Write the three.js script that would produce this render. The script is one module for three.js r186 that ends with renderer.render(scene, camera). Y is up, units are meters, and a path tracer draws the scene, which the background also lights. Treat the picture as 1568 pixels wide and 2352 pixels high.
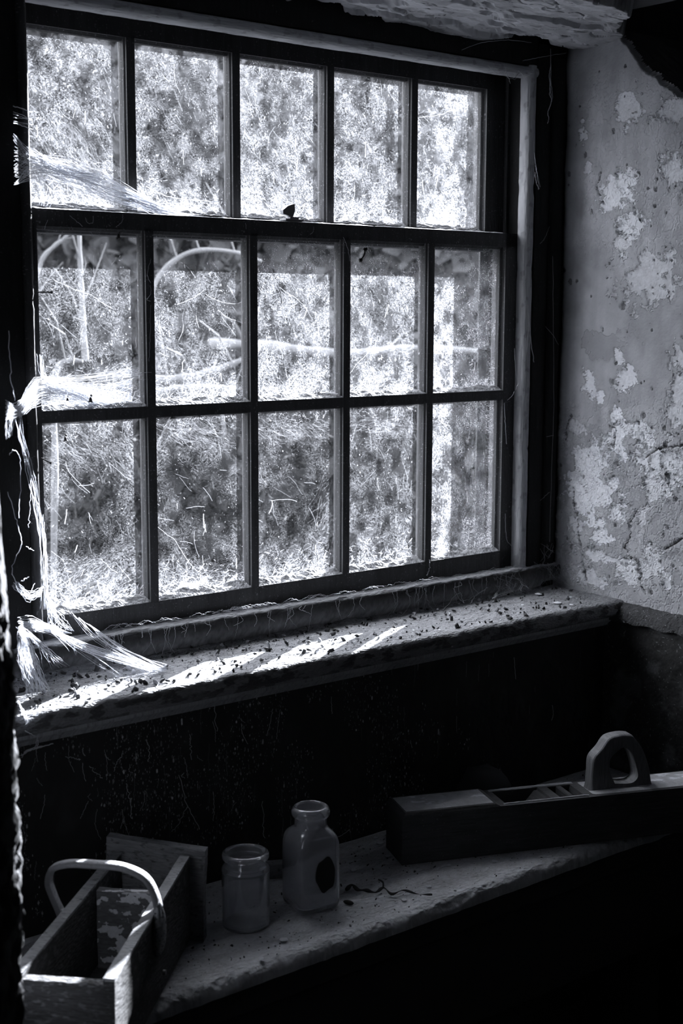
import * as THREE from 'three';
import { RoundedBoxGeometry } from 'three/addons/geometries/RoundedBoxGeometry.js';
import { mergeGeometries, mergeVertices } from 'three/addons/utils/BufferGeometryUtils.js';
import { Brush, Evaluator, SUBTRACTION } from 'three-bvh-csg';

// ---------------------------------------------------------------- camera, sky, sun, exposure
const scene = new THREE.Scene();
const FOCAL = 3200;                                            // in pixels of the 1568 x 2352 frame
const camera = new THREE.PerspectiveCamera(2 * Math.atan(1176 / FOCAL) * 180 / Math.PI, 1568 / 2352, 0.05, 200);
camera.rotation.order = 'YXZ';
camera.rotation.set(-0.14271, -0.67993, 0.00354);
camera.position.set(-1.1105, 0.4439, 1.82169);
camera.focus = 2.25;
camera.userData.fStop = 6.3;
camera.updateMatrixWorld(true);
const SKY = 4.2;
scene.background = new THREE.Color().setRGB(0.985 * SKY, 0.995 * SKY, 1.02 * SKY);
const sun = new THREE.DirectionalLight(new THREE.Color().setRGB(0.99, 1.0, 1.02), 30);
sun.position.set(1.85 * 4, 0.87 * 4, -1 * 4);
sun.target.position.set(0.2, 0.2, 0);
sun.castShadow = true;
sun.shadow.mapSize.set(2048, 2048);
Object.assign(sun.shadow.camera, { left: -4, right: 4, top: 4, bottom: -4, near: 0.1, far: 30 });
scene.add(sun, sun.target);
const renderer = new THREE.WebGLRenderer();
renderer.toneMapping = THREE.LinearToneMapping;
renderer.toneMappingExposure = 2.3;
renderer.shadowMap.enabled = true;

// ---------------------------------------------------------------- helpers
function rng(seed) { let a = seed >>> 0; return () => { a = (a + 0x6D2B79F5) | 0; let t = Math.imul(a ^ (a >>> 15), 1 | a); t = (t + Math.imul(t ^ (t >>> 7), 61 | t)) ^ t; return ((t ^ (t >>> 14)) >>> 0) / 4294967296; }; }
const hash2 = (x, y) => { let h = Math.imul(x, 374761393) + Math.imul(y, 668265263); h = Math.imul(h ^ (h >>> 13), 1274126177); return ((h ^ (h >>> 16)) >>> 0) / 4294967296; };
function vnoise(x, y) {
  const xi = Math.floor(x), yi = Math.floor(y), fx = x - xi, fy = y - yi, u = fx * fx * (3 - 2 * fx), v = fy * fy * (3 - 2 * fy);
  const a = hash2(xi, yi), b = hash2(xi + 1, yi), c = hash2(xi, yi + 1), d = hash2(xi + 1, yi + 1);
  return a + (b - a) * u + (c - a) * v + (a - b - c + d) * u * v;
}
function fbm(x, y, o = 4) { let s = 0, w = 0.5, n = 0; for (let i = 0; i < o; i++) { s += w * vnoise(x, y); n += w; x = x * 2.03 + 17.7; y = y * 2.03 + 9.2; w *= 0.5; } return s / n; }
const clamp = (x, a = 0, b = 1) => Math.min(b, Math.max(a, x));
const smooth = (a, b, x) => { const t = clamp((x - a) / (b - a)); return t * t * (3 - 2 * t); };
const V = (x, y, z) => new THREE.Vector3(x, y, z);
const tone = (g) => new THREE.Color().setRGB(g * 0.97, g * 0.99, g * 1.04);     // the photograph is black and white with a cool tone
const X = new THREE.Vector3(), D0 = new THREE.Vector3();
function rayOf(px, py) { return V((px - 784) / FOCAL, -(py - 1176) / FOCAL, -1).applyQuaternion(camera.quaternion); }
function atX(x, px, py) { const d = rayOf(px, py); return d.multiplyScalar((x - camera.position.x) / d.x).add(camera.position); }
function atY(y, px, py) { const d = rayOf(px, py); return d.multiplyScalar((y - camera.position.y) / d.y).add(camera.position); }
function atZ(z, px, py) { const d = rayOf(px, py); return d.multiplyScalar((z - camera.position.z) / d.z).add(camera.position); }

function metricUV(g) {                                         // uv in metres from the dominant direction of each normal
  const p = g.attributes.position, n = g.attributes.normal, uv = new Float32Array(p.count * 2);
  for (let i = 0; i < p.count; i++) {
    const ax = Math.abs(n.getX(i)), ay = Math.abs(n.getY(i)), az = Math.abs(n.getZ(i)), x = p.getX(i), y = p.getY(i), z = p.getZ(i);
    if (ax >= ay && ax >= az) { uv[2 * i] = z; uv[2 * i + 1] = y; } else if (ay >= az) { uv[2 * i] = x; uv[2 * i + 1] = z; } else { uv[2 * i] = x; uv[2 * i + 1] = y; }
  }
  g.setAttribute('uv', new THREE.BufferAttribute(uv, 2));
  return g;
}
function box(x0, x1, y0, y1, z0, z1, r = 0.0015) {
  const w = x1 - x0, h = y1 - y0, d = z1 - z0, rr = Math.min(r, w / 2.1, h / 2.1, d / 2.1);
  const g = new RoundedBoxGeometry(w, h, d, 1, rr);
  g.translate((x0 + x1) / 2, (y0 + y1) / 2, (z0 + z1) / 2);
  return metricUV(g);
}
// a profile [[a, b], ...] swept straight along an axis; to(a, b, t) gives the point
function prism(profile, t0, t1, to) {
  const s = new THREE.Shape(profile.map(([a, b]) => new THREE.Vector2(a, b)));
  let g = new THREE.ExtrudeGeometry(s, { depth: t1 - t0, bevelEnabled: false });
  const p = g.attributes.position;
  for (let i = 0; i < p.count; i++) { const v = to(p.getX(i), p.getY(i), t0 + p.getZ(i)); p.setXYZ(i, v.x, v.y, v.z); }
  g.deleteAttribute('normal'); g.deleteAttribute('uv');
  const a = V(0, 0, 0).copy(to(1, 0, 0)).sub(to(0, 0, 0)), b = to(0, 1, 0).clone().sub(to(0, 0, 0)), c = to(0, 0, 1).clone().sub(to(0, 0, 0));
  if (a.cross(b).dot(c) < 0) { const q = g.attributes.position.array; for (let i = 0; i < q.length; i += 9) for (let k = 0; k < 3; k++) { const t = q[i + 3 + k]; q[i + 3 + k] = q[i + 6 + k]; q[i + 6 + k] = t; } }
  g.computeVertexNormals();
  return metricUV(g);
}
// a grid surface: f(i / nu, j / nv) gives a point, or null where there is a hole
function grid(nu, nv, f, flip = false, keep = null) {
  const pos = new Float32Array((nu + 1) * (nv + 1) * 3), uv = new Float32Array((nu + 1) * (nv + 1) * 2), ok = new Uint8Array((nu + 1) * (nv + 1)), idx = [];
  for (let j = 0; j <= nv; j++) for (let i = 0; i <= nu; i++) {
    const k = j * (nu + 1) + i, r = f(i / nu, j / nv);
    if (!r) continue;
    ok[k] = 1; pos.set([r[0], r[1], r[2]], k * 3); uv.set([r[3] ?? i / nu, r[4] ?? j / nv], k * 2);
  }
  for (let j = 0; j < nv; j++) for (let i = 0; i < nu; i++) {
    const a = j * (nu + 1) + i, b = a + 1, c = a + nu + 1, d = c + 1;
    if (!(ok[a] && ok[b] && ok[c] && ok[d])) continue;
    if (flip) idx.push(a, c, b, b, c, d); else idx.push(a, b, c, b, d, c);
  }
  const g = new THREE.BufferGeometry();
  g.setAttribute('position', new THREE.BufferAttribute(pos, 3)); g.setAttribute('uv', new THREE.BufferAttribute(uv, 2)); g.setIndex(idx); g.computeVertexNormals();
  return g;
}
// tapered tube through points; radius a number or a function of 0..1
function tube(points, radius, sides = 6, close = true, flat = 1) {
  const n = points.length, pos = [], idx = [], up = V(0.31, 0.83, 0.46).normalize(), t = V(0, 0, 0), a = V(0, 0, 0), b = V(0, 0, 0);
  for (let i = 0; i < n; i++) {
    t.copy(points[Math.min(i + 1, n - 1)]).sub(points[Math.max(i - 1, 0)]).normalize();
    a.crossVectors(t, up); if (a.lengthSq() < 1e-4) a.crossVectors(t, V(1, 0, 0)); a.normalize(); b.crossVectors(t, a).normalize();
    const r = typeof radius === 'function' ? radius(i / (n - 1)) : radius;
    for (let k = 0; k < sides; k++) { const q = k / sides * Math.PI * 2, c = Math.cos(q) * r, s = Math.sin(q) * r * flat; pos.push(points[i].x + a.x * c + b.x * s, points[i].y + a.y * c + b.y * s, points[i].z + a.z * c + b.z * s); }
  }
  for (let i = 0; i < n - 1; i++) for (let k = 0; k < sides; k++) { const k2 = (k + 1) % sides, p = i * sides + k, q = i * sides + k2, r = p + sides, s = q + sides; idx.push(p, r, q, q, r, s); }
  if (close) for (let k = 1; k < sides - 1; k++) { idx.push(0, k, k + 1); const o = (n - 1) * sides; idx.push(o, o + k + 1, o + k); }
  const g = new THREE.BufferGeometry();
  g.setAttribute('position', new THREE.Float32BufferAttribute(pos, 3)); g.setIndex(idx); g.computeVertexNormals();
  g.setAttribute('uv', new THREE.BufferAttribute(new Float32Array(pos.length / 3 * 2), 2));
  return g;
}
const curve = (pts, n) => new THREE.CatmullRomCurve3(pts, false, 'centripetal').getPoints(n);
function lump(r, seed, rough = 0.35, detail = 1, sy = 1) {     // an irregular clod or flake
  const g = mergeVertices(new THREE.IcosahedronGeometry(r, detail).deleteAttribute('uv').deleteAttribute('normal')), p = g.attributes.position, R = rng(seed);
  for (let i = 0; i < p.count; i++) { const k = 1 + (R() - 0.5) * 2 * rough; p.setXYZ(i, p.getX(i) * k, p.getY(i) * k * sy, p.getZ(i) * k); }
  g.computeVertexNormals(); g.setAttribute('uv', new THREE.BufferAttribute(new Float32Array(p.count * 2), 2));
  return g;
}
const names = new Map();
function numbered(name) { const k = names.get(name) ?? 0; names.set(name, k + 1); return k ? name + '_' + String(k).padStart(3, '0') : name; }
function obj(name, geometries, material, parent = scene) {     // one named Mesh from one or more geometries
  const list = Array.isArray(geometries) ? geometries : [geometries];
  let g = list[0];
  if (list.length > 1) g = mergeGeometries(list.map((x) => x.index ? x.toNonIndexed() : x), false);
  const m = new THREE.Mesh(g, material);
  m.name = parent === scene ? numbered(name) : name; m.castShadow = m.receiveShadow = true;
  parent.add(m);
  return m;
}
function thing(name, label, category, at = [0, 0, 0], turn = 0, group) {
  const o = new THREE.Group(); o.name = numbered(name); o.position.set(...at); o.rotation.y = turn;
  o.userData = { label, category }; if (group) o.userData.group = group;
  scene.add(o); return o;
}
function tag(o, label, category, group) { o.userData = { label, category }; if (group) o.userData.group = group; return o; }
function struct(o, label, category) { o.userData = { kind: 'structure', label, category }; return o; }
function group(name, parent) { const o = new THREE.Group(); o.name = parent === scene ? numbered(name) : name; parent.add(o); return o; }

// ---------------------------------------------------------------- textures: what surfaces are made of
function dataTex(w, h, f, srgb = true, wrap = true) {
  const d = new Uint8Array(w * h * 4);
  for (let y = 0; y < h; y++) for (let x = 0; x < w; x++) { const v = f(x, y), i = (y * w + x) * 4; if (Array.isArray(v)) { d[i] = v[0]; d[i + 1] = v[1]; d[i + 2] = v[2]; } else d[i] = d[i + 1] = d[i + 2] = clamp(v) * 255; d[i + 3] = 255; }
  const t = new THREE.DataTexture(d, w, h); t.magFilter = THREE.LinearFilter; t.minFilter = THREE.LinearFilter;
  if (wrap) t.wrapS = t.wrapT = THREE.RepeatWrapping;
  if (srgb) t.colorSpace = THREE.SRGBColorSpace;
  t.needsUpdate = true; return t;
}
const toS = (c) => { c = clamp(c); return (c <= 0.0031308 ? 12.92 * c : 1.055 * Math.pow(c, 1 / 2.4) - 0.055); };
const shadeOf = (g) => [toS(g * 0.97) * 255, toS(g * 0.99) * 255, toS(Math.min(1, g * 1.04)) * 255];
const tile = (x, y, w, h, f) => {                              // seamless version of a noise over a w x h tile
  const u = x / w, v = y / h, a = f(x, y), b = f(x - w, y), c = f(x, y - h), d = f(x - w, y - h), su = smooth(0.8, 1, u), sv = smooth(0.8, 1, v);
  return (a * (1 - su) + b * su) * (1 - sv) + (c * (1 - su) + d * su) * sv;
};
// albedo map (linear values written as sRGB) plus a bump map with the same pattern; metres per tile in "size"
function surface({ w = 512, h = 512, size = [0.5, 0.5], albedo, height, bump = 0.001, roughness = 0.8, extra = {} }) {
  const map = dataTex(w, h, (x, y) => shadeOf(tile(x, y, w, h, albedo)));
  map.repeat.set(1 / size[0], 1 / size[1]);
  const m = new THREE.MeshPhysicalMaterial({ map, roughness, ...extra });
  if (height) { m.bumpMap = dataTex(w, h, (x, y) => tile(x, y, w, h, height), false); m.bumpMap.repeat.copy(map.repeat); m.bumpScale = bump; }
  return m;
}
const speckle = (x, y, s, t) => { const v = vnoise(x / s, y / s); return v > t ? (v - t) / (1 - t) : 0; };
const M = {};
M.darkPaint = surface({ size: [0.35, 0.35], albedo: (x, y) => 0.040 + 0.034 * fbm(x / 9, y / 60) + 0.22 * smooth(0.1, 0.6, speckle(x, y, 3.1, 0.83)) * fbm(x / 40 + 5, y / 40) + 0.012 * (fbm(x / 80, y / 80) - 0.5), height: (x, y) => fbm(x / 5, y / 40, 3), bump: 0.0012, roughness: 0.65, extra: { specularIntensity: 0.5 } });
M.blackPaint = surface({ size: [0.4, 0.4], albedo: (x, y) => 0.008 + 0.009 * fbm(x / 30, y / 50) + 0.1 * smooth(0.2, 0.7, speckle(x, y, 2.6, 0.88)) * fbm(x / 50, y / 50), height: (x, y) => fbm(x / 8, y / 30, 3), bump: 0.001, roughness: 0.85, extra: { specularIntensity: 0.4 } });
M.wornBead = surface({ size: [0.3, 0.3], albedo: (x, y) => { const c = fbm(x / 4, y / 50, 4); return 0.24 + 0.22 * c - 0.10 * smooth(0.6, 0.72, fbm(x / 9 + 9, y / 22, 3)); }, height: (x, y) => fbm(x / 3, y / 40, 3), bump: 0.0012, roughness: 0.6 });
M.dusty = surface({ size: [0.3, 0.3], albedo: (x, y) => 0.16 + 0.16 * fbm(x / 14, y / 14, 5) + 0.35 * smooth(0.1, 0.7, speckle(x + 40, y, 2.6, 0.82)) - 0.13 * smooth(0.1, 0.6, speckle(x, y + 70, 4, 0.78)), height: (x, y) => fbm(x / 6, y / 6, 4), bump: 0.003, roughness: 0.95 });
M.bench = surface({ w: 1024, h: 1024, size: [0.8, 0.8], albedo: (x, y) => 0.34 + 0.32 * fbm(x / 40, y / 24, 5) + 0.2 * fbm(x / 5, y / 3, 2) - 0.06 * smooth(0.55, 0.7, fbm(x / 60 + 3, y / 60)) + 0.25 * smooth(0.3, 0.8, speckle(x, y, 2.4, 0.87)), height: (x, y) => fbm(x / 12, y / 5, 4), bump: 0.004, roughness: 0.9 });
M.oldWood = surface({ size: [0.22, 0.22], albedo: (x, y) => 0.13 + 0.16 * fbm(x / 24, y / 5, 4) + 0.12 * fbm(x / 50 + 8, y / 50) - 0.14 * smooth(0.62, 0.8, fbm(x / 16 + 31, y / 9, 3)), height: (x, y) => fbm(x / 22, y / 4, 4), bump: 0.0016, roughness: 0.85 });
M.boxWood = surface({ size: [0.22, 0.22], albedo: (x, y) => 0.018 + 0.04 * fbm(x / 24, y / 5, 4) + 0.05 * smooth(0.6, 0.75, fbm(x / 16 + 31, y / 9, 3)), height: (x, y) => fbm(x / 22, y / 4, 4), bump: 0.0016, roughness: 0.85 });
M.rimWood = surface({ size: [0.1, 0.1], albedo: (x, y) => 0.04 + 0.12 * smooth(0.4, 0.7, fbm(x / 24, y / 14, 4)), height: (x, y) => fbm(x / 22, y / 8, 4), bump: 0.0016, roughness: 0.85 });
M.flakedWood = surface({ size: [0.16, 0.16], albedo: (x, y) => { const f = fbm(x / 34 + 4, y / 26, 5); return f > 0.56 ? 0.5 + 0.2 * fbm(x / 6, y / 6) : 0.07 + 0.1 * fbm(x / 20, y / 6); }, height: (x, y) => smooth(0.54, 0.58, fbm(x / 34 + 4, y / 26, 5)), bump: 0.0008, roughness: 0.85 });
M.planeWood = surface({ size: [0.3, 0.3], albedo: (x, y) => 0.03 + 0.05 * fbm(x / 60, y / 5, 4) + 0.03 * fbm(x / 40, y / 40) + 0.12 * smooth(0.3, 0.8, speckle(x, y, 3, 0.86)), height: (x, y) => fbm(x / 50, y / 4, 3), bump: 0.0008, roughness: 0.75 });
M.planeDust = surface({ size: [0.3, 0.3], albedo: (x, y) => 0.38 + 0.2 * fbm(x / 20, y / 20, 4) + 0.3 * smooth(0.55, 0.7, fbm(x / 26 + 3, y / 18, 4)) * smooth(0.5, 0.62, fbm(x / 90, y / 90, 2)), height: (x, y) => fbm(x / 9, y / 9, 4), bump: 0.002, roughness: 0.95 });
M.toteWood = surface({ size: [0.2, 0.2], albedo: (x, y) => 0.11 + 0.12 * fbm(x / 8, y / 40, 4), height: (x, y) => fbm(x / 5, y / 40, 3), bump: 0.0008, roughness: 0.6 });
M.darkWood = new THREE.MeshStandardMaterial({ color: tone(0.05), roughness: 0.8 });
M.metal = new THREE.MeshStandardMaterial({ color: tone(0.22), roughness: 0.45, metalness: 0.8 });
M.room = surface({ size: [1.2, 1.2], albedo: (x, y) => 0.10 + 0.1 * fbm(x / 50, y / 50, 5), height: (x, y) => fbm(x / 14, y / 14, 4), bump: 0.01, roughness: 0.95 });   // grimy limewash and stone
M.flags = surface({ size: [1.2, 1.2], albedo: (x, y) => 0.08 + 0.08 * fbm(x / 60, y / 60, 5), height: (x, y) => fbm(x / 14, y / 14, 4), bump: 0.006, roughness: 0.9 });
M.web = new THREE.MeshPhysicalMaterial({ color: tone(0.85), roughness: 1, transmission: 0.5, thickness: 0, specularIntensity: 0.3 });
M.webGrey = new THREE.MeshPhysicalMaterial({ color: tone(0.5), roughness: 1, transmission: 0.3, thickness: 0, specularIntensity: 0.3 });
M.flake = new THREE.MeshStandardMaterial({ color: tone(0.75), roughness: 0.9 });
M.soil = new THREE.MeshStandardMaterial({ color: tone(0.05), roughness: 1 });
M.insect = new THREE.MeshStandardMaterial({ color: tone(0.01), roughness: 0.6 });

// ================================================================ THE SETTING
// Window plane: the inner face of the lower sash is z = 0; the room is z > 0; y = 0 is the foot of the lower panes.
const FLOOR = -1.06, CEIL = 2.0, ROOM = { x0: -5.2, x1: 0.89, z1: 7.0 }, OUT = -0.09, APRON = 0.155, BENCH = -0.40;
struct(obj('floor', box(ROOM.x0 - 0.3, 1.3, FLOOR - 0.15, FLOOR, OUT, ROOM.z1 + 0.3), M.flags), 'worn floor of the old workshop', 'floor');
struct(obj('ceiling', box(ROOM.x0 - 0.3, 1.3, CEIL, CEIL + 0.15, OUT, ROOM.z1 + 0.3), M.room), 'dark ceiling of the old workshop', 'ceiling');
struct(obj('wall_back', box(ROOM.x0 - 0.3, 1.3, FLOOR, CEIL, ROOM.z1, ROOM.z1 + 0.25), M.room), 'dark wall behind the viewer', 'wall');
struct(obj('wall_left', box(ROOM.x0 - 0.25, ROOM.x0, FLOOR, CEIL, OUT, ROOM.z1), M.room), 'dark left wall of the workshop', 'wall');

// the window wall: lower wall with a black painted face that is spattered and pitted, sides and head of the opening
{
  const w = group('wall_window', scene); struct(w, 'black painted wall under and around the window, spattered with pale flecks', 'wall');
  const U0 = -0.45, U1 = 0.9, W = 1350, H = 700;               // the spattered face: 1 texel = 1 mm
  const a = new Float32Array(W * H), R = rng(71);
  const put = (x, y, r, v, sx = 1, sy = 1) => { for (let j = -Math.ceil(r * sy); j <= r * sy; j++) for (let i = -Math.ceil(r * sx); i <= r * sx; i++) { const q = (i / sx) ** 2 + (j / sy) ** 2; if (q > r * r) continue; const X0 = Math.round(x + i), Y0 = Math.round(y + j); if (X0 < 0 || Y0 < 0 || X0 >= W || Y0 >= H) continue; a[Y0 * W + X0] = Math.max(a[Y0 * W + X0], v * (0.6 + 0.4 * R())); } };
  for (let i = 0; i < 26000; i++) { const u = 0.07 + 0.93 * Math.pow(R(), 1.8), x = u * W, y = R() * H, d = fbm(x / 60, y / 90, 4) * (1.08 - 0.5 * u); if (d < 0.37 + 0.12 * R()) continue; put(x, y, 0.5 + R() * R() * R() * 2.4, 0.16 + 0.84 * R() * R(), 0.7, 0.8 + R() * 1.5); }
  for (let i = 0; i < 190; i++) { let x = Math.pow(R(), 1.5) * W, y = R() * H * 0.9 + 60; const n = 6 + R() * 40, v = 0.08 + 0.25 * R() * R(); for (let k = 0; k < n; k++) { put(x, y, 0.7, v); y -= 1; x += (R() - 0.5) * 0.9; } }
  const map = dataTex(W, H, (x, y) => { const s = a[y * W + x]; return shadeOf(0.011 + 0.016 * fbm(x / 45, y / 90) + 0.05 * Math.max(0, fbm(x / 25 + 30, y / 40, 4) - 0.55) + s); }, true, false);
  const bump = dataTex(W, H, (x, y) => 0.55 * fbm(x / 14, y / 26, 4) + 0.45 * clamp(a[y * W + x] * 2), false, false);
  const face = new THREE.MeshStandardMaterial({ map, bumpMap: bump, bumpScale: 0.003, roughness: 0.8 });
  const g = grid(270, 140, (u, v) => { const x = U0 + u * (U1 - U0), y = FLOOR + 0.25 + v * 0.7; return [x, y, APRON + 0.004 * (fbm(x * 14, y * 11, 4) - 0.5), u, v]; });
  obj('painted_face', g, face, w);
  obj('lower_wall', box(ROOM.x0, 0.89, FLOOR, -0.10, OUT, APRON - 0.006), M.room, w);
  obj('left_pier', box(ROOM.x0, -0.40, -0.10, CEIL, OUT, APRON), M.room, w);
  obj('head_wall', box(-0.40, 0.89, 0.985, CEIL, OUT, APRON), M.room, w);
  obj('left_reveal', box(-0.41, -0.385, -0.10, 0.985, OUT, APRON), M.blackPaint, w);
}

// the right wall: dark bare stone behind, plaster with peeling limewash on it, a dark dado with a ledge under it
const RX = 0.88;
{
  const w = group('wall_right', scene); struct(w, 'side wall of grey peeling plaster beside the window', 'wall');
  const blob = [[1440, 245, 30, 38, 0.62], [1548, 255, 34, 26, 0.5], [1410, 440, 36, 32, 0.66], [1437, 415, 20, 20, 0.6], [1336, 310, 8, 17, 0.6], [1351, 388, 9, 17, 0.58], [1337, 278, 6, 5, 0.6], [1541, 392, 22, 36, 0.55], [1445, 520, 30, 24, 0.6], [1430, 560, 20, 40, 0.52], [1354, 885, 15, 27, 0.68], [1378, 910, 6, 12, 0.7], [1420, 830, 8, 26, 0.6], [1435, 865, 24, 26, 0.62],
    [1420, 955, 18, 16, 0.74], [1420, 1020, 20, 48, 0.72], [1460, 985, 22, 22, 0.62], [1375, 1060, 42, 42, 0.66], [1365, 1130, 46, 70, 0.7], [1415, 1180, 22, 26, 0.66], [1500, 1060, 44, 46, 0.62], [1550, 1060, 30, 50, 0.56], [1510, 1110, 30, 32, 0.56], [1375, 1235, 26, 14, 0.7], [1400, 1285, 44, 12, 0.62], [1440, 1310, 30, 26, 0.6], [1500, 1310, 30, 40, 0.56], [1345, 1328, 40, 14, 0.6], [1320, 1215, 18, 30, 0.55], [1470, 1185, 12, 22, 0.5], [1330, 985, 18, 14, 0.5], [1480, 640, 60, 50, 0.46], [1560, 900, 24, 90, 0.5]];
  const patches = blob.map(([px, py, rx, ry, al]) => { const c = atX(RX, px, py), e = atX(RX, px + rx, py), f = atX(RX, px, py - ry); return [c.z, c.y, Math.abs(e.z - c.z), Math.abs(f.y - c.y), al]; });
  const darker = [[1530, 1190, 46, 62], [1430, 1140, 24, 24], [1345, 1010, 44, 34], [1450, 1215, 26, 40], [1395, 790, 40, 30]].map(([px, py, rx, ry]) => { const c = atX(RX, px, py), e = atX(RX, px + rx, py), f = atX(RX, px, py - ry); return [c.z, c.y, Math.abs(e.z - c.z), Math.abs(f.y - c.y)]; });
  const crackPts = [[[1462, 1170], [1446, 1200], [1448, 1232], [1433, 1258], [1452, 1282], [1462, 1310], [1474, 1345], [1482, 1362]], [[1310, 960], [1300, 985], [1302, 1010]], [[1568, 1235], [1545, 1250], [1525, 1262]], [[1400, 975], [1414, 990], [1410, 1030]], [[1480, 1050], [1510, 1030], [1568, 1022]], [[1346, 1345], [1318, 1150], [1315, 1120]], [[1380, 395], [1372, 430], [1386, 470]]].map((l) => l.map(([x, y]) => { const p = atX(RX, x, y); return [p.z, p.y]; }));
  const R = rng(5), pits = []; for (let i = 0; i < 150; i++) pits.push([R() * 0.6, -0.06 + R() * 0.95, 0.0012 + R() * R() * 0.0045]);
  const seg = (z, y, a, b) => { const dx = b[0] - a[0], dy = b[1] - a[1], t = clamp(((z - a[0]) * dx + (y - a[1]) * dy) / (dx * dx + dy * dy)); return Math.hypot(z - a[0] - dx * t, y - a[1] - dy * t); };
  // relief in metres (towards the room) and albedo at a place on the wall
  const field = (z, y) => {
    const n1 = fbm(z * 38, y * 38, 4), n2 = fbm(z * 170 + 3, y * 170, 3), n3 = fbm(z * 9 + 7, y * 9, 3), streak = fbm(z * 60, y * 5 + 3, 3);
    let h = 0.010 * (n3 - 0.5) + 0.0030 * (n1 - 0.5) + 0.0012 * (n2 - 0.5), al = 0.38 + 0.20 * (n3 - 0.5) + 0.16 * (n1 - 0.5) + 0.12 * (streak - 0.5);
    for (const [cz, cy, rz, ry] of darker) { const d = Math.hypot((z - cz) / rz, (y - cy) / ry) + (n1 - 0.5) * 3.0 + (n2 - 0.5) * 0.8; if (d < 1) { al = 0.30 + 0.08 * n1; h += 0.0012 * smooth(1, 0.94, d); } }
    const flaky = (0.25 + 0.75 * smooth(0.40, 0.55, fbm(z * 8 + 2, y * 6 + 1, 3))) * smooth(0.50, 0.58, y + 0.1 * (n1 - 0.5)) * smooth(0.90, 0.82, y) * smooth(0.03, 0.09, z + 0.06 * (n1 - 0.5)) + 0.5 * smooth(0.34, 0.2, y);
    const f1 = fbm(z * 62 + 11, y * 50 + 4, 4);
    const f2 = fbm(z * 150 + 5, y * 110, 3);
    if (flaky > 0.05) { const s = smooth(0.50, 0.53, f1) - 0.6 * smooth(0.60, 0.625, f1), s2 = smooth(0.56, 0.60, f2); h += flaky * (s * 0.0042 + s2 * 0.0022); al += flaky * (0.10 * s + 0.10 * s2); }
    for (const [cz, cy, rz, ry, a] of patches) {
      const d = Math.hypot((z - cz) / rz, (y - cy) / ry) + (n1 - 0.5) * 2.6 + (n2 - 0.5) * 1.5;
      if (d < 1) { al = Math.max(al, a * 1.2 + 0.2 * (n2 - 0.5)); h -= 0.0022 * smooth(1, 0.9, d) - 0.0012 * (n2 - 0.5); } else if (d < 1.16) { h += 0.0016 * smooth(1.16, 1.0, d); }
    }
    for (const [pz, py, r] of pits) { const d = Math.hypot(z - pz, (y - py) * 0.8); if (d < r) { h -= 0.004; al *= 0.45; } }
    const wob = (n2 - 0.5) * 0.006;
    for (const c of crackPts) for (let i = 0; i + 1 < c.length; i++) if (seg(z + wob, y + wob, c[i], c[i + 1]) < 0.0011) { h -= 0.005; al *= 0.4; }
    return [h, clamp(al, 0.03, 0.9)];
  };
  const Z0 = 0.0, Z1 = 0.62, Y0 = -0.088, Y1 = 0.985, W = 640, H = 1100, hs = new Float32Array(W * H), as = new Float32Array(W * H);
  for (let j = 0; j < H; j++) for (let i = 0; i < W; i++) { const [h, al] = field(Z0 + (i + 0.5) / W * (Z1 - Z0), Y0 + (j + 0.5) / H * (Y1 - Y0)); hs[j * W + i] = h; as[j * W + i] = al; }
  const map = dataTex(W, H, (x, y) => shadeOf(as[y * W + x]), true, false), bump = dataTex(W, H, (x, y) => 0.5 + hs[y * W + x] / 0.03, false, false);
  const plaster = new THREE.MeshStandardMaterial({ map, bumpMap: bump, bumpScale: 0.03, roughness: 0.95 });
  const brokenLine = [[-0.05, 0.96], [0.10, 0.955], [0.135, 0.931], [0.16, 0.905], [0.19, 0.868], [0.222, 0.852], [0.245, 0.829], [0.262, 0.822], [0.30, 0.80], [0.36, 0.74], [0.45, 0.70], [0.62, 0.66]];
  const edgeY = (z) => { let i = 0; while (i < brokenLine.length - 2 && z > brokenLine[i + 1][0]) i++; const [a, b] = brokenLine[i], [c, d] = brokenLine[i + 1]; return b + (d - b) * (z - a) / (c - a) + 0.012 * (fbm(z * 90, 3, 3) - 0.5); };
  const g = grid(230, 400, (u, v) => {
    const z = Z0 + u * (Z1 - Z0), y = Y0 + v * (Y1 - Y0), e = edgeY(z) - y;
    if (e < -0.006) return null;
    const i = clamp(Math.floor(u * W), 0, W - 1), j = clamp(Math.floor(v * H), 0, H - 1), lip = smooth(0.006, -0.004, e) * 0.014 + smooth(0.02, 0, z - 0.004 * n0(y)) * 0.01;
    return [RX - hs[j * W + i] * 0.9 + lip, y, z, u, v];
  }, true);
  function n0(y) { return 2 * fbm(y * 30, 8, 3) - 1; }
  obj('plaster', g, plaster, w);
  // broken masonry: solid behind the plaster, a deep hole where wall and plaster have fallen away above the break
  const core = [[OUT, -0.10], [OUT, CEIL], [0.02, CEIL], [0.02, 0.965], ...brokenLine.filter(([z]) => z > 0.05).map(([z, y]) => [z, y - 0.004]), [0.72, 0.62], [0.80, -0.10]];
  obj('masonry', prism(core, RX + 0.012, RX + 0.42, (a, b, q) => V(q, b, a)), M.room, w);
  obj('masonry_back', box(RX + 0.42, RX + 0.6, -0.1, CEIL, OUT, ROOM.z1, 0.002), M.room, w);
  obj('masonry_pier', box(RX + 0.012, RX + 0.42, -0.1, CEIL, 0.95, ROOM.z1, 0.01), M.room, w);
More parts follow.
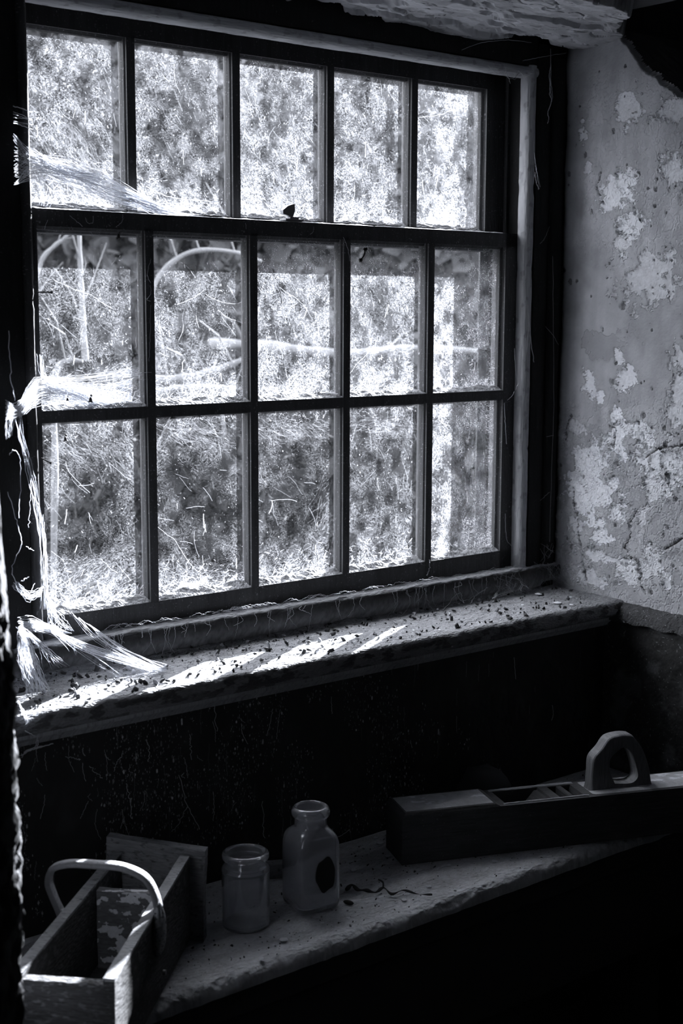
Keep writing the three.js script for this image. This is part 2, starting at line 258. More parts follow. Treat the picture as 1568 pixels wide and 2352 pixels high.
  const dado = surface({ w: 512, h: 512, size: [0.5, 0.5], albedo: (x, y) => 0.022 + 0.05 * smooth(0.5, 0.75, fbm(x / 40, y / 40, 5)) + 0.2 * smooth(0.2, 0.7, speckle(x, y, 3, 0.88)), height: (x, y) => fbm(x / 20, y / 20, 4), bump: 0.006, roughness: 0.9 });
  obj('dado', grid(160, 120, (u, v) => { const z = APRON - 0.02 + u * (2.6 - APRON), y = FLOOR + v * (-0.10 - FLOOR); return [RX - 0.012 - 0.006 * (fbm(z * 20, y * 20, 4) - 0.5), y, z, z, y]; }, true), dado, w);
  obj('dado_core', box(RX - 0.006, RX + 0.3, FLOOR, -0.10, OUT, ROOM.z1), M.room, w);
  const ledgeM = surface({ size: [0.3, 0.3], albedo: (x, y) => 0.03 + 0.05 * fbm(x / 12, y / 12, 4) + 0.4 * smooth(0.3, 0.8, speckle(x, y, 4, 0.84)), height: (x, y) => fbm(x / 6, y / 6, 4), bump: 0.004, roughness: 0.95 });
  obj('dado_ledge', grid(200, 16, (u, v) => { const z = 0.165 + u * 1.2, k = v * Math.PI * 0.5; const bumpy = 0.006 * (fbm(z * 60, v * 4, 4) - 0.5); return [RX + 0.006 - Math.sin(k) * 0.03 + bumpy, -0.084 - (1 - Math.cos(k)) * 0.032 + bumpy, z, z, v * 0.05]; }, true), ledgeM, w);
}

// the plastered soffit of the window recess, broken along its edges
{
  const front = [[-0.5, 0.36], [0.4, 0.33], [0.62, 0.315], [0.71, 0.30], [0.76, 0.26], [0.82, 0.19], [0.885, 0.14]];
  const fz = (x) => { let i = 0; while (i < front.length - 2 && x > front[i + 1][0]) i++; const [a, b] = front[i], [c, d] = front[i + 1]; return b + (d - b) * (x - a) / (c - a) + 0.02 * (fbm(x * 40, 1, 4) - 0.5); };
  const bz = (x) => 0.012 + 0.05 * (fbm(x * 11 + 4, 2, 5) - 0.4) + 0.03 * smooth(0.6, 0.85, x);
  const under = (x, z) => { const e = Math.min(fz(x) - z, z - bz(x)), layer = smooth(0.46, 0.50, fbm(x * 7 + 9, z * 22, 4)), crack = smooth(0.012, 0.0, Math.abs(fbm(x * 9 + 3, z * 26 + 5, 3) - 0.5)); return { e, y: 0.932 + 0.018 * (fbm(x * 7, z * 13, 4) - 0.5) - 0.008 * layer + 0.006 * crack + 0.0045 * (fbm(x * 40, z * 60, 4) - 0.5) - 0.012 * smooth(0.12, 0.02, z) * fbm(x * 14, 7, 3) }; };
  const mat = surface({ w: 1024, h: 512, size: [1.0, 0.5], albedo: (x, y) => 0.42 + 0.2 * (fbm(x / 40, y / 24, 5) - 0.5) + 0.14 * smooth(0.5, 0.56, fbm(x / 60 + 9, y / 30, 5)) - 0.16 * smooth(0.64, 0.7, fbm(x / 30, y / 12 + 8, 4)), height: (x, y) => fbm(x / 24, y / 12, 5), bump: 0.004, roughness: 0.95 });
  const g = grid(620, 190, (u, v) => { const x = -0.5 + u * 1.385, z = -0.01 + v * 0.38, q = under(x, z); if (q.e < -0.006) return null; return [x, q.y + 0.04 * smooth(0.004, -0.006, q.e), z, x, z]; }, false);
  const s = obj('trim_1', g, mat); struct(s, 'cracked pale plaster soffit above the window', 'soffit');
  struct(obj('trim_2', box(-0.5, 0.89, 0.972, 0.985, OUT + 0.08, 0.30), M.room), 'dark boarding above the broken soffit plaster', 'boarding');
}

// ================================================================ THE WINDOW
const GLASS_LOW = -0.020, GLASS_UP = -0.065;
const LOWX = [-0.19, 0, 0.19, 0.38, 0.57, 0.76], UPX = [-0.19, 0, 0.19, 0.38, 0.567, 0.75];   // right edges of the bars; pane k lies between k and k + 1
const BAR = 0.0145, TOP_LOW = 0.562, MID = [0.284, 0.302], BOT_UP = 0.590, TOP_UP = 0.845;
const windowFrame = group('window_1', scene); struct(windowFrame, 'old dark wooden sash window of fifteen dirty panes', 'window');
const lowerSash = group('lower_sash', windowFrame), upperSash = group('upper_sash', windowFrame);

// dirt on the glass: specks, fibres and web threads, as one coverage map over the whole window (0.5 mm texels)
const DIRT = { x0: -0.21, x1: 0.79, y0: -0.02, y1: 0.88, w: 2000, h: 1800 };
const dirt = new Float32Array(DIRT.w * DIRT.h);
{
  const R = rng(2024), W = DIRT.w, H = DIRT.h, sx = W / (DIRT.x1 - DIRT.x0), sy = H / (DIRT.y1 - DIRT.y0);
  const dot = (u, v, a) => { const x = Math.floor(u), y = Math.floor(v), fx = u - x, fy = v - y; for (let j = 0; j < 2; j++) for (let i = 0; i < 2; i++) { const X0 = x + i, Y0 = y + j; if (X0 < 0 || Y0 < 0 || X0 >= W || Y0 >= H) continue; const k = Y0 * W + X0; dirt[k] = 1 - (1 - dirt[k]) * (1 - a * (i ? fx : 1 - fx) * (j ? fy : 1 - fy)); } };
  const stroke = (x, y, ang, len, a, bend = 0, thick = 1) => { let u = (x - DIRT.x0) * sx, v = (y - DIRT.y0) * sy; const n = Math.max(1, Math.round(len * sx / 0.7)); for (let i = 0; i < n; i++) { dot(u, v, a); if (thick > 1) { dot(u + 0.9, v + 0.4, a * 0.8); dot(u - 0.5, v + 0.9, a * 0.8); } if (thick > 2) { dot(u + 1.8, v + 0.5, a * 0.7); dot(u + 0.3, v - 1.2, a * 0.7); } u += Math.cos(ang) * 0.7; v += Math.sin(ang) * 0.7; ang += bend * 0.7 / sx * 100 + (R() - 0.5) * 0.12; } };
  // [specks, cleared middle 0..1, lean of the strokes, pile at the foot, thin film]
  const rows = [
    { y0: BOT_UP, y1: TOP_UP, xs: UPX, p: [[0.95, 0.15, 2.2, 1.0, 0.10], [0.80, 0.3, 2.1, 0.9, 0.09], [1.05, 0.05, 2.0, 0.9, 0.12], [1.0, 0.1, 1.9, 0.9, 0.11], [1.45, 0.0, 2.1, 0.7, 0.14]] },
    { y0: MID[1], y1: TOP_LOW, xs: LOWX, p: [[0.75, 0.25, 2.3, 1.2, 0.08], [0.85, 0.3, 2.2, 0.9, 0.09], [1.1, 0.1, 1.8, 0.8, 0.13], [1.25, 0.05, 1.7, 0.8, 0.14], [1.9, 0.0, 2.0, 0.6, 0.16]] },
    { y0: 0.0, y1: MID[0], xs: LOWX, p: [[0.60, 0.7, 2.2, 1.7, 0.05], [0.55, 0.8, 2.4, 1.7, 0.04], [0.52, 0.75, 2.0, 1.5, 0.05], [0.75, 0.5, 1.6, 1.1, 0.07], [1.7, 0.0, 1.8, 0.6, 0.12]] }];
  rows.forEach((r, ri) => r.p.forEach(([spec, clear, lean, pile, film], c) => {
    const x0 = r.xs[c], x1 = r.xs[c + 1] - BAR, w = x1 - x0, h = r.y1 - r.y0, o = ri * 13 + c * 7;
    // felted dust: fibres that lie in two directions, fine grains, denser in clumps and thinner where rain or fingers have cleared it
    const ca = Math.cos(lean), sa = Math.sin(lean), cb = Math.cos(lean + 1.15), sb = Math.sin(lean + 1.15);
    for (let v = Math.floor((r.y0 - 0.003 - DIRT.y0) * sy); v < (r.y1 + 0.003 - DIRT.y0) * sy; v++) for (let u = Math.floor((x0 - 0.012 - DIRT.x0) * sx); u < (x1 + 0.002 - DIRT.x0) * sx; u++) {
      const k = v * W + u, x = u / sx, y = v / sy, a = (u / sx + DIRT.x0 - x0) / w, b = (v / sy + DIRT.y0 - r.y0) / h;
      const wx = x + 0.010 * (vnoise(x * 95 + o, y * 95) - 0.5), wy = y + 0.010 * (vnoise(x * 95, y * 95 + o + 5) - 0.5);
      const r1 = 1 - Math.abs(2 * vnoise((wx * ca + wy * sa) * 190, (wy * ca - wx * sa) * 620 + o) - 1), r2 = 1 - Math.abs(2 * vnoise((wx * cb + wy * sb) * 230 + 9, (wy * cb - wx * sb) * 700 + o) - 1), r3 = 1 - Math.abs(2 * vnoise(wx * 420 + 3, wy * 420 + o) - 1), gr = vnoise(x * 1150, y * 1150 + o);
      const clump = fbm(x * 52 + o, y * 42 + o, 4), mid = smooth(0.55, 0.05, Math.hypot(a - 0.5, (b - 0.5) * 1.05 + 0.25 * (fbm(x * 24, y * 24 + o, 3) - 0.5)));
      const D = spec * 0.54 * (0.3 + 1.3 * smooth(0.28, 0.74, clump)) * (1 - 0.86 * clear * mid) * (1 + 1.9 * pile * Math.exp(-Math.max(0, b) * 11) + 0.35 * Math.exp(-Math.max(0, 1 - b) * 16));
      const c0 = D * (0.17 * r1 ** 7 + 0.15 * r2 ** 7 + 0.10 * r3 ** 6 + 0.55 * gr ** 7) + film * 0.05;
      dirt[k] = 1 - (1 - dirt[k]) * (1 - clamp(c0, 0, 0.75));
    }
    const N = 1500 * spec;
    for (let i = 0; i < N; i++) {
      const a = R(), b = R(), x = x0 - 0.012 + (w + 0.012) * a, y = r.y0 + h * b;
      const mid = smooth(0.5, 0.1, Math.hypot((a - 0.5) * 1.0, (b - 0.46) * 1.05)), clump = smooth(0.30, 0.68, fbm(x * 34 + o, y * 26 + o, 4)), fine = fbm(x * 150, y * 130, 2);
      if (R() > (0.25 + 1.0 * clump) * (1 - clear * mid) * (0.35 + fine)) continue;
      stroke(x, y, (R() < 0.75 ? lean : 0.9) + (R() - 0.5) * 1.1, 0.0005 + R() * R() * R() * 0.006, 0.06 + 0.5 * Math.pow(R(), 3), (R() - 0.5) * 0.6, R() < 0.03 ? 3 : R() < 0.16 ? 2 : 1);
    }
    for (let i = 0; i < 420 * pile; i++) {                     // fluff heaped along the foot of each pane
      const q = R() * R() * R(), x = x0 - 0.012 + (w + 0.012) * R(), y = r.y0 + 0.001 + q * 0.075 * (0.6 + fbm(x * 25 + o, 3, 3));
      stroke(x, y, (R() - 0.5) * 2.4, 0.002 + R() * 0.010, 0.06 + 0.4 * R() * R(), (R() - 0.5) * 1.4, R() < 0.3 ? 2 : 1);
    }
    for (let i = 0; i < 90; i++) { const y = r.y1 - R() * R() * 0.03, x = x0 - 0.01 + R() * w; stroke(x, y, R() * 6.3, 0.002 + R() * 0.006, 0.3 * R(), (R() - 0.5)); }
    for (let i = 0; i < 22; i++) stroke(x0 + R() * w, r.y0 + R() * h, lean + (R() - 0.5) * 1.5, 0.012 + R() * 0.035, 0.06 + 0.16 * R(), (R() - 0.5) * 0.12);
    for (let i = 0; i < 7; i++) stroke(x0 + R() * w, r.y0 + R() * h * 0.6, -1.57 + (R() - 0.5) * 0.1, 0.006 + R() * 0.02, 0.3, 0, R() < 0.5 ? 2 : 1);
  }));
  // sheets of web that lie on the panes, placed where the photograph shows them: [x, y, spread x, spread y, strokes, lean] in photo pixels
  const onGlass = (px, py) => { const up = py < 520; return atZ(up ? GLASS_UP : GLASS_LOW, px, py); };
  for (const [px, py, rx, ry, n, lean] of [[140, 390, 70, 40, 1560, -0.7], [210, 440, 70, 24, 900, -0.5], [130, 300, 60, 70, 900, -0.95], [240, 400, 60, 60, 800, -0.9], [150, 465, 70, 26, 540, -0.2], [410, 480, 70, 20, 1300, -0.25], [600, 470, 60, 26, 1200, -0.6], [640, 420, 60, 50, 500, -0.9], [1010, 490, 70, 30, 1200, -0.4], [1010, 262, 50, 10, 500, 0.15], [160, 905, 70, 24, 2600, -0.25], [235, 930, 60, 22, 2200, -0.3], [270, 870, 50, 16, 700, 0.2], [150, 1020, 50, 40, 700, -0.6], [280, 1040, 40, 50, 500, -0.8], [200, 1340, 90, 40, 1500, 0.4], [450, 990, 80, 30, 900, -0.4], [680, 985, 80, 24, 900, -0.3], [740, 1200, 30, 60, 700, 0.9], [860, 980, 60, 20, 700, 0], [430, 1330, 60, 22, 700, -0.4], [680, 1300, 60, 22, 600, 0.4], [880, 800, 60, 30, 500, 0], [650, 640, 70, 30, 500, -0.8], [880, 650, 70, 30, 600, -0.8]])
    for (let i = 0; i < n * 0.20; i++) { const g = () => (R() + R() + R() - 1.5) * 1.25, p = onGlass(px + rx * g(), py + ry * g()); stroke(p.x, p.y, lean + (R() - 0.5) * 0.8, 0.006 + R() * 0.03, 0.02 + 0.11 * R() * R(), (R() - 0.5) * 0.2); }
  for (const [ax, ay, bx, by] of [[352, 556, 440, 655], [405, 700, 470, 672], [470, 675, 555, 732], [500, 712, 555, 750], [300, 620, 345, 650], [120, 640, 230, 760], [640, 660, 735, 700], [690, 860, 620, 900], [150, 1060, 155, 1160], [180, 1115, 215, 1120], [360, 1210, 480, 1290], [800, 860, 860, 800], [620, 1150, 680, 1152], [960, 270, 1050, 248]]) {
    const a = onGlass(ax, ay), b = onGlass(bx, by); stroke(a.x, a.y, Math.atan2(b.y - a.y, b.x - a.x), a.distanceTo(b), 0.26, 0.012, 1);
  }
}
const dirtTex = dataTex(DIRT.w, DIRT.h, (x, y) => clamp(dirt[y * DIRT.w + x]), false, false);
M.dirt = new THREE.MeshPhysicalMaterial({ color: tone(0.88), alphaMap: dirtTex, transparent: true, roughness: 1, transmission: 0.62, thickness: 0, specularIntensity: 0.1, side: THREE.DoubleSide });
M.glass = new THREE.MeshPhysicalMaterial({ color: tone(0.96), roughness: 0.0, transmission: 1, thickness: 0, ior: 1.5 });

function paneAt(sash, x0, x1, y0, y1, z) {
  const g = new THREE.PlaneGeometry(x1 - x0, y1 - y0); g.translate((x0 + x1) / 2, (y0 + y1) / 2, z);
  obj('pane', g, M.glass, sash);
  const f = g.clone().translate(0, 0, 0.0012), p = f.attributes.position, uv = f.attributes.uv;
  for (let i = 0; i < p.count; i++) uv.setXY(i, (p.getX(i) - DIRT.x0) / (DIRT.x1 - DIRT.x0), (p.getY(i) - DIRT.y0) / (DIRT.y1 - DIRT.y0));
  const m = obj('dirt_film', f, M.dirt, sash); m.userData = { kind: 'stuff', label: 'grime and web fibres on the glass' };
}
for (let c = 0; c < 5; c++) {
  paneAt(lowerSash, LOWX[c] - 0.012, LOWX[c + 1] - BAR + 0.002, 0.002, MID[0] + 0.004, GLASS_LOW);
  paneAt(lowerSash, LOWX[c] - 0.012, LOWX[c + 1] - BAR + 0.002, MID[1] - 0.004, TOP_LOW + 0.004, GLASS_LOW);
  paneAt(upperSash, UPX[c] - 0.012, UPX[c + 1] - BAR + 0.002, BOT_UP - 0.004, TOP_UP + 0.004, GLASS_UP);
}
// moulded glazing bars: a flat face, a quirk on each side, a wider body that holds the glass, putty outside
const barProfile = [[-0.0072, 0], [-0.0072, -0.003], [-0.0056, -0.0042], [-0.0088, -0.0062], [-0.0092, -0.016], [-0.0086, -0.0205], [-0.005, -0.0285], [0.005, -0.0285], [0.0086, -0.0205], [0.0092, -0.016], [0.0088, -0.0062], [0.0056, -0.0042], [0.0072, -0.003], [0.0072, 0]];
const vBar = (x, y0, y1, z) => prism(barProfile, y0, y1, (a, b, t) => V(x - BAR / 2 + a, t, z + b));
const hBar = (y, x0, x1, z) => prism(barProfile.map(([a, b]) => [a * 1.15, b * 0.98 - 0.0006]), x0, x1, (a, b, t) => V(t, y + a, z + b));
for (let k = 1; k < 5; k++) obj('glazing_bar', vBar(LOWX[k], -0.002, TOP_LOW + 0.004, 0), M.darkPaint, lowerSash);
for (let k = 1; k < 5; k++) obj('glazing_bar', vBar(UPX[k], BOT_UP - 0.004, TOP_UP + 0.004, -0.045), M.darkPaint, upperSash);
obj('glazing_bar', hBar((MID[0] + MID[1]) / 2, -0.192, 0.748, 0), M.darkPaint, lowerSash);
const railProfile = [[0, 0], [0, -0.003], [-0.003, -0.005], [-0.001, -0.008], [0.004, -0.011], [0.004, -0.0195], [0.001, -0.028], [-0.002, -0.036], [-0.034, -0.036], [-0.034, 0]];   // [height, depth]: moulded edge up
obj('bottom_rail', prism(railProfile, -0.236, 0.787, (a, b, t) => V(t, a, b)), M.darkPaint, lowerSash);
obj('top_rail', prism(railProfile.map(([a, b]) => [Math.max(a, -0.0245), b]), -0.236, 0.787, (a, b, t) => V(t, TOP_LOW - a, b)), M.darkPaint, lowerSash);
obj('stile', prism(railProfile.map(([a, b]) => [Math.max(a, -0.045), b]), -0.034, 0.5865, (a, b, t) => V(-0.19 + a, t, b)), M.darkPaint, lowerSash);
obj('stile', prism(railProfile.map(([a, b]) => [a > -0.03 ? a : -0.042, b]), -0.034, 0.5865, (a, b, t) => V(0.7455 - a, t, b)), M.darkPaint, lowerSash);
obj('bottom_rail', prism(railProfile.map(([a, b]) => [a, b - 0.045]), -0.236, 0.79, (a, b, t) => V(t, BOT_UP + a, b)), M.darkPaint, upperSash);
obj('top_rail', prism(railProfile.map(([a, b]) => [a > -0.03 ? a : -0.04, b - 0.045]), -0.236, 0.79, (a, b, t) => V(t, TOP_UP - a, b)), M.darkPaint, upperSash);
obj('stile', prism(railProfile.map(([a, b]) => [a > -0.03 ? a : -0.044, b - 0.045]), BOT_UP - 0.034, TOP_UP + 0.04, (a, b, t) => V(-0.19 + a, t, b)), M.darkPaint, upperSash);
obj('stile', prism(railProfile.map(([a, b]) => [a > -0.03 ? a : -0.054, b - 0.045]), BOT_UP - 0.034, TOP_UP + 0.04, (a, b, t) => V(0.7355 - a, t, b)), M.darkPaint, upperSash);
{ // dust that has settled on the ledges of the sashes
  const ledge = (y, z0, z1, parent, seed, x0 = -0.188, x1 = 0.744, rise = 0.006) => { const g = grid(420, 6, (u, v) => { const x = x0 + u * (x1 - x0), n = fbm(x * 70 + seed, v * 3, 4); return [x, y - 0.0006 + v * rise * (0.35 + 1.3 * n) + 0.0022 * Math.sin(v * Math.PI) * n, z1 + (z0 - z1) * v, x, v * 0.02]; }); const m = obj('ledge_dust', g, M.dusty, parent); m.userData = { kind: 'stuff', label: 'pale dust settled on the ledge' }; };
  ledge(0.0008, -0.0186, -0.0012, lowerSash, 1, -0.188, 0.744, 0.0085); ledge(MID[1] + 0.0002, -0.0186, -0.0012, lowerSash, 5, -0.188, 0.744, 0.0075); ledge(0.5868, -0.034, -0.002, lowerSash, 9, -0.188, 0.744, 0.003); ledge(BOT_UP + 0.0042, -0.0635, -0.0535, upperSash, 12, -0.188, 0.733);
}
// box frame: pulley stiles, parting beads, linings, staff beads, sills
const F = windowFrame;
obj('pulley_stile', box(0.7885, 0.806, -0.06, 0.89, -0.088, -0.0005), M.blackPaint, F);
obj('pulley_stile', box(-0.252, -0.2365, -0.06, 0.89, -0.088, -0.0005), M.blackPaint, F);
obj('parting_bead', box(0.7815, 0.789, 0.588, 0.885, -0.0445, -0.037), M.darkPaint, F);
obj('parting_bead', box(-0.2365, -0.2295, 0.588, 0.885, -0.0445, -0.037), M.darkPaint, F);
obj('frame_head', box(-0.252, 0.806, 0.8855, 0.905, -0.088, -0.0005), M.blackPaint, F);
obj('frame_filling', box(0.8065, 0.888, -0.06, 0.975, -0.0885, -0.0015), M.darkWood, F);
obj('frame_filling', box(-0.40, -0.2525, -0.06, 0.975, -0.0885, -0.0015), M.darkWood, F);
obj('frame_filling', box(-0.40, 0.888, 0.9055, 0.985, -0.0885, -0.0015), M.darkWood, F);
obj('outer_lining', box(0.768, 0.90, -0.09, 1.0, -0.0935, -0.0887), M.darkPaint, F);
obj('outer_lining', box(-0.41, -0.203, -0.09, 1.0, -0.0935, -0.0887), M.darkPaint, F);
obj('outer_lining', box(-0.203, 0.768, 0.862, 1.0, -0.0935, -0.0887), M.darkPaint, F);
{ // crumbling mortar along the outside of the right lining, above the meeting rail
  const g = grid(160, 6, (u, v) => { const y = 0.575 + u * 0.285, out = 0.003 + 0.017 * Math.pow(fbm(y * 34 + 3, 5, 4), 1.2) + 0.004 * fbm(y * 150, 2, 2), k = v * Math.PI; return [0.770 - Math.sin(k) * (out + 0.004), y, -0.0910 + Math.cos(k) * 0.0025]; });
  obj('crumbled_mortar', g, M.dusty, F);
}
obj('inner_lining', box(0.801, 0.887, -0.079, 0.925, 0.0, 0.017), M.blackPaint, F);
obj('inner_lining', box(-0.40, -0.2215, -0.079, 0.925, 0.0, 0.017), M.blackPaint, F);
obj('inner_lining', box(-0.2215, 0.801, 0.8825, 0.962, 0.0, 0.017), M.blackPaint, F);
obj('architrave', box(0.838, 0.868, -0.078, 0.905, 0.0172, 0.026, 0.004), M.blackPaint, F);
const bead = (x, y0, y1, w, seed) => grid(7, 130, (u, v) => { const k = u * Math.PI, y = y0 + v * (y1 - y0), n = 0.0016 * (fbm(y * 40 + seed, u * 3, 4) - 0.5) - 0.0015 * smooth(0.68, 0.78, fbm(y * 24 + seed, 2, 3)); return [x - Math.cos(k) * (w / 2 + n), y, 0.0005 + Math.pow(Math.sin(k), 0.55) * (0.021 + n), u * 0.03, y]; });
obj('staff_bead', bead(0.788, -0.034, 0.884, 0.026, 3), M.wornBead, F);
obj('staff_bead', bead(-0.2125, -0.034, 0.884, 0.018, 8), M.darkPaint, F);
obj('staff_bead', grid(220, 7, (u, v) => { const k = v * Math.PI, x = -0.222 + u * 1.022, n = 0.0014 * (fbm(x * 40, v * 3, 4) - 0.5); return [x, 0.8725 - Math.cos(k) * (0.0105 + n), 0.0005 + Math.pow(Math.sin(k), 0.6) * (0.021 + n), v * 0.03, x]; }), M.wornBead, F);
obj('frame_sill', grid(320, 22, (u, v) => {                      // the sub-sill with its rounded, dust-caked nose
  const x = -0.40 + u * 1.287; let y, z;
  if (v < 0.55) { z = -0.006 + v / 0.55 * 0.030; y = -0.0335; } else if (v < 0.8) { const k = (v - 0.55) / 0.25 * Math.PI / 2; z = 0.024 + Math.sin(k) * 0.007; y = -0.0405 + Math.cos(k) * 0.007; } else { z = 0.031 - 0.012 * smooth(0.88, 0.95, v); y = -0.0405 - (v - 0.8) / 0.2 * 0.045; }
  const n = fbm(x * 50, v * 9, 4) - 0.5; return [x, y + 0.005 * n, z + 0.004 * n, x, v * 0.08];
}, true), surface({ size: [0.3, 0.08], w: 512, h: 256, albedo: (x, y) => { const cake = 1 - smooth(0.62, 0.75, y / 256 + 0.14 * (fbm(x / 18, y / 18, 4) - 0.5)); return 0.015 + 0.03 * fbm(x / 20, y / 20) + cake * (0.10 + 0.34 * fbm(x / 9, y / 9, 4)); }, height: (x, y) => fbm(x / 8, y / 8, 4), bump: 0.003, roughness: 0.95 }), F);
obj('outer_sill', box(-0.41, 0.90, -0.11, -0.036, -0.16, -0.037, 0.006), M.darkPaint, F);
obj('sill_core', box(-0.40, 0.887, -0.10, -0.04, -0.0365, 0.012), M.darkWood, F);
// sash fastener on the meeting rail
{
  const p = atZ(-0.018, 665, 500), f = group('sash_fastener', windowFrame);
  f.position.set(p.x, 0.5885, -0.018);
  obj('plate', box(-0.014, 0.022, 0, 0.0035, -0.009, 0.009, 0.001), M.metal, f);
  obj('catch', [box(-0.004, 0.014, 0.0035, 0.007, -0.007, 0.007, 0.001), new THREE.CylinderGeometry(0.0035, 0.0045, 0.01, 12).translate(0, 0.008, 0).toNonIndexed()].map((g) => { const q = g.index ? g.toNonIndexed() : g; return q; }), M.metal, f);
  const lv = obj('lever', prism([[-0.014, 0.000], [0.006, -0.004], [0.010, 0.006], [0.009, 0.017], [-0.004, 0.013], [-0.014, 0.006]], -0.004, 0.004, (a, b, t) => V(a, b, t)), M.metal, f); lv.position.set(-0.002, 0.011, 0); 
}

// the inner sill board
{
  const prof = []; const N = 46;
  for (let i = 0; i <= N; i++) { const t = i / N; let z, y; if (t < 0.66) { z = 0.012 + t / 0.66 * 0.170; y = -0.08; } else if (t < 0.76) { const k = (t - 0.66) / 0.1 * Math.PI / 2; z = 0.182 + Math.sin(k) * 0.010; y = -0.090 + Math.cos(k) * 0.010; } else if (t < 0.88) { const k = (t - 0.76) / 0.12; z = 0.192 - 0.006 * k * k; y = -0.090 - k * 0.020; } else { const k = (t - 0.88) / 0.12; z = 0.186 - k * 0.034; y = -0.110 - 0.001 * k; } prof.push([z, y, t]); }
  const g = grid(420, N, (u, v) => { const x = -0.40 + u * 1.279, [z, y, t] = prof[Math.round(v * N)], n = fbm(x * 45, t * 16, 5) - 0.5, m = fbm(x * 160, t * 60, 3) - 0.5, top = smooth(0.72, 0.6, t), worn = smooth(0.6, 0.7, t) * smooth(0.92, 0.8, t); return [x, y + top * (0.004 * n + 0.0022 * m + 0.012 * smooth(0.12, 0, t) * fbm(x * 22, 4, 4)) + worn * 0.003 * n, z + worn * (0.006 * n + 0.002 * m), x, t * 0.26]; }, true);
  const mat = surface({ w: 1024, h: 512, size: [0.52, 0.26], albedo: (x, y) => { const t = y / 512, nose = smooth(0.68, 0.74, t + 0.05 * (fbm(x / 30, y / 30, 3) - 0.5)); const d = 0.15 + 0.22 * fbm(x / 22, y / 12, 5) + 0.25 * smooth(0.2, 0.7, speckle(x, y, 3.2, 0.8)) - 0.17 * smooth(0.1, 0.6, speckle(x + 90, y + 9, 4.5, 0.74)); const w = 0.06 + 0.14 * smooth(0.42, 0.55, fbm(x / 40 + 7, y / 30, 5)) + 0.05 * fbm(x / 6, y / 6); return d * (1 - nose) + w * nose; }, height: (x, y) => fbm(x / 10, y / 7, 5), bump: 0.004, roughness: 0.95 });  // nosing colour is darkened for the shade on its room side
  const board = group('trim_3', scene); struct(board, 'dusty window sill board littered with dirt', 'window sill');
  obj('sill_board', g, mat, board);
  obj('sill_moulding', prism([[0.150, -0.111], [0.176, -0.111], [0.175, -0.118], [0.166, -0.124], [0.160, -0.131], [0.150, -0.132]], -0.40, 0.868, (a, b, t) => V(t, b, a)), M.wornBead, board);
}

// ================================================================ THINGS IN THE ROOM
// workbench along the wall
{
  const t = thing('workbench', 'dusty old workbench along the wall under the window', 'workbench');
  const N = 40, z0 = APRON + 0.006, z1 = 0.428;
  const g = grid(260, N, (u, v) => { const x = -1.9 + u * 2.765; let y, z; if (v < 0.8) { z = z0 + v / 0.8 * (z1 - z0 - 0.018); y = BENCH; } else { const k = (v - 0.8) / 0.2 * Math.PI / 2; z = z1 - 0.018 + Math.sin(k) * 0.018; y = BENCH - 0.022 + Math.cos(k) * 0.022; } const e = smooth(0.72, 0.85, v), n = fbm(x * 22, v * 9, 4) - 0.5; return [x, y - e * 0.006 * Math.abs(n) + 0.0012 * (fbm(x * 60, v * 30, 3) - 0.9), z + e * 0.008 * n, x, z]; }, true);
  obj('bench_top', g, M.bench, t);
  obj('bench_slab', box(-1.9, 0.865, BENCH - 0.06, BENCH - 0.024, z0, z1 - 0.006), M.darkWood, t);
  obj('apron_board', box(-1.9, 0.865, BENCH - 0.22, BENCH - 0.061, z1 - 0.04, z1 - 0.012), M.darkWood, t);
  for (const x of [-1.7, -0.6, 0.7]) obj('leg', box(x, x + 0.07, FLOOR, BENCH - 0.061, z1 - 0.112, z1 - 0.041), M.darkWood, t);
}

// crusty timber post at the left, in front of the bench
{
  const H0 = FLOOR + 0.0005, HT = CEIL - FLOOR - 0.001;
  const g = grid(72, 900, (u, v) => {
    const y = H0 + v * HT, q = u * Math.PI * 2, cx = -0.563, cz = 0.545, e = 2.5, c = Math.cos(q), s = Math.sin(q), k = 1 / Math.pow(Math.pow(Math.abs(c), e) + Math.pow(Math.abs(s), e), 1 / e);
    const crust = smooth(0.30, 0.02, y), w = Math.min(u, 1 - u) * 22;
    const n = 0.004 * (fbm(w, y * 12, 4) - 0.5) + crust * (0.012 * (fbm(w * 1.6 + 4, y * 40, 4) - 0.42) + 0.008 * (fbm(w * 4, y * 120, 3) - 0.5)) - 0.008 * (1 - crust);
    return [cx + c * k * (0.050 + n), y, cz + s * k * (0.045 + n), w * 0.01, y];
  }, true);
  tag(obj('timber_post', g, surface({ size: [0.2, 0.5], albedo: (x, y) => 0.05 + 0.15 * smooth(0.35, 0.65, fbm(x / 14, y / 22, 5)), height: (x, y) => fbm(x / 8, y / 12, 4), bump: 0.003, roughness: 0.95 })), 'rough crusted timber post standing in front of the bench left of the window', 'post');
}

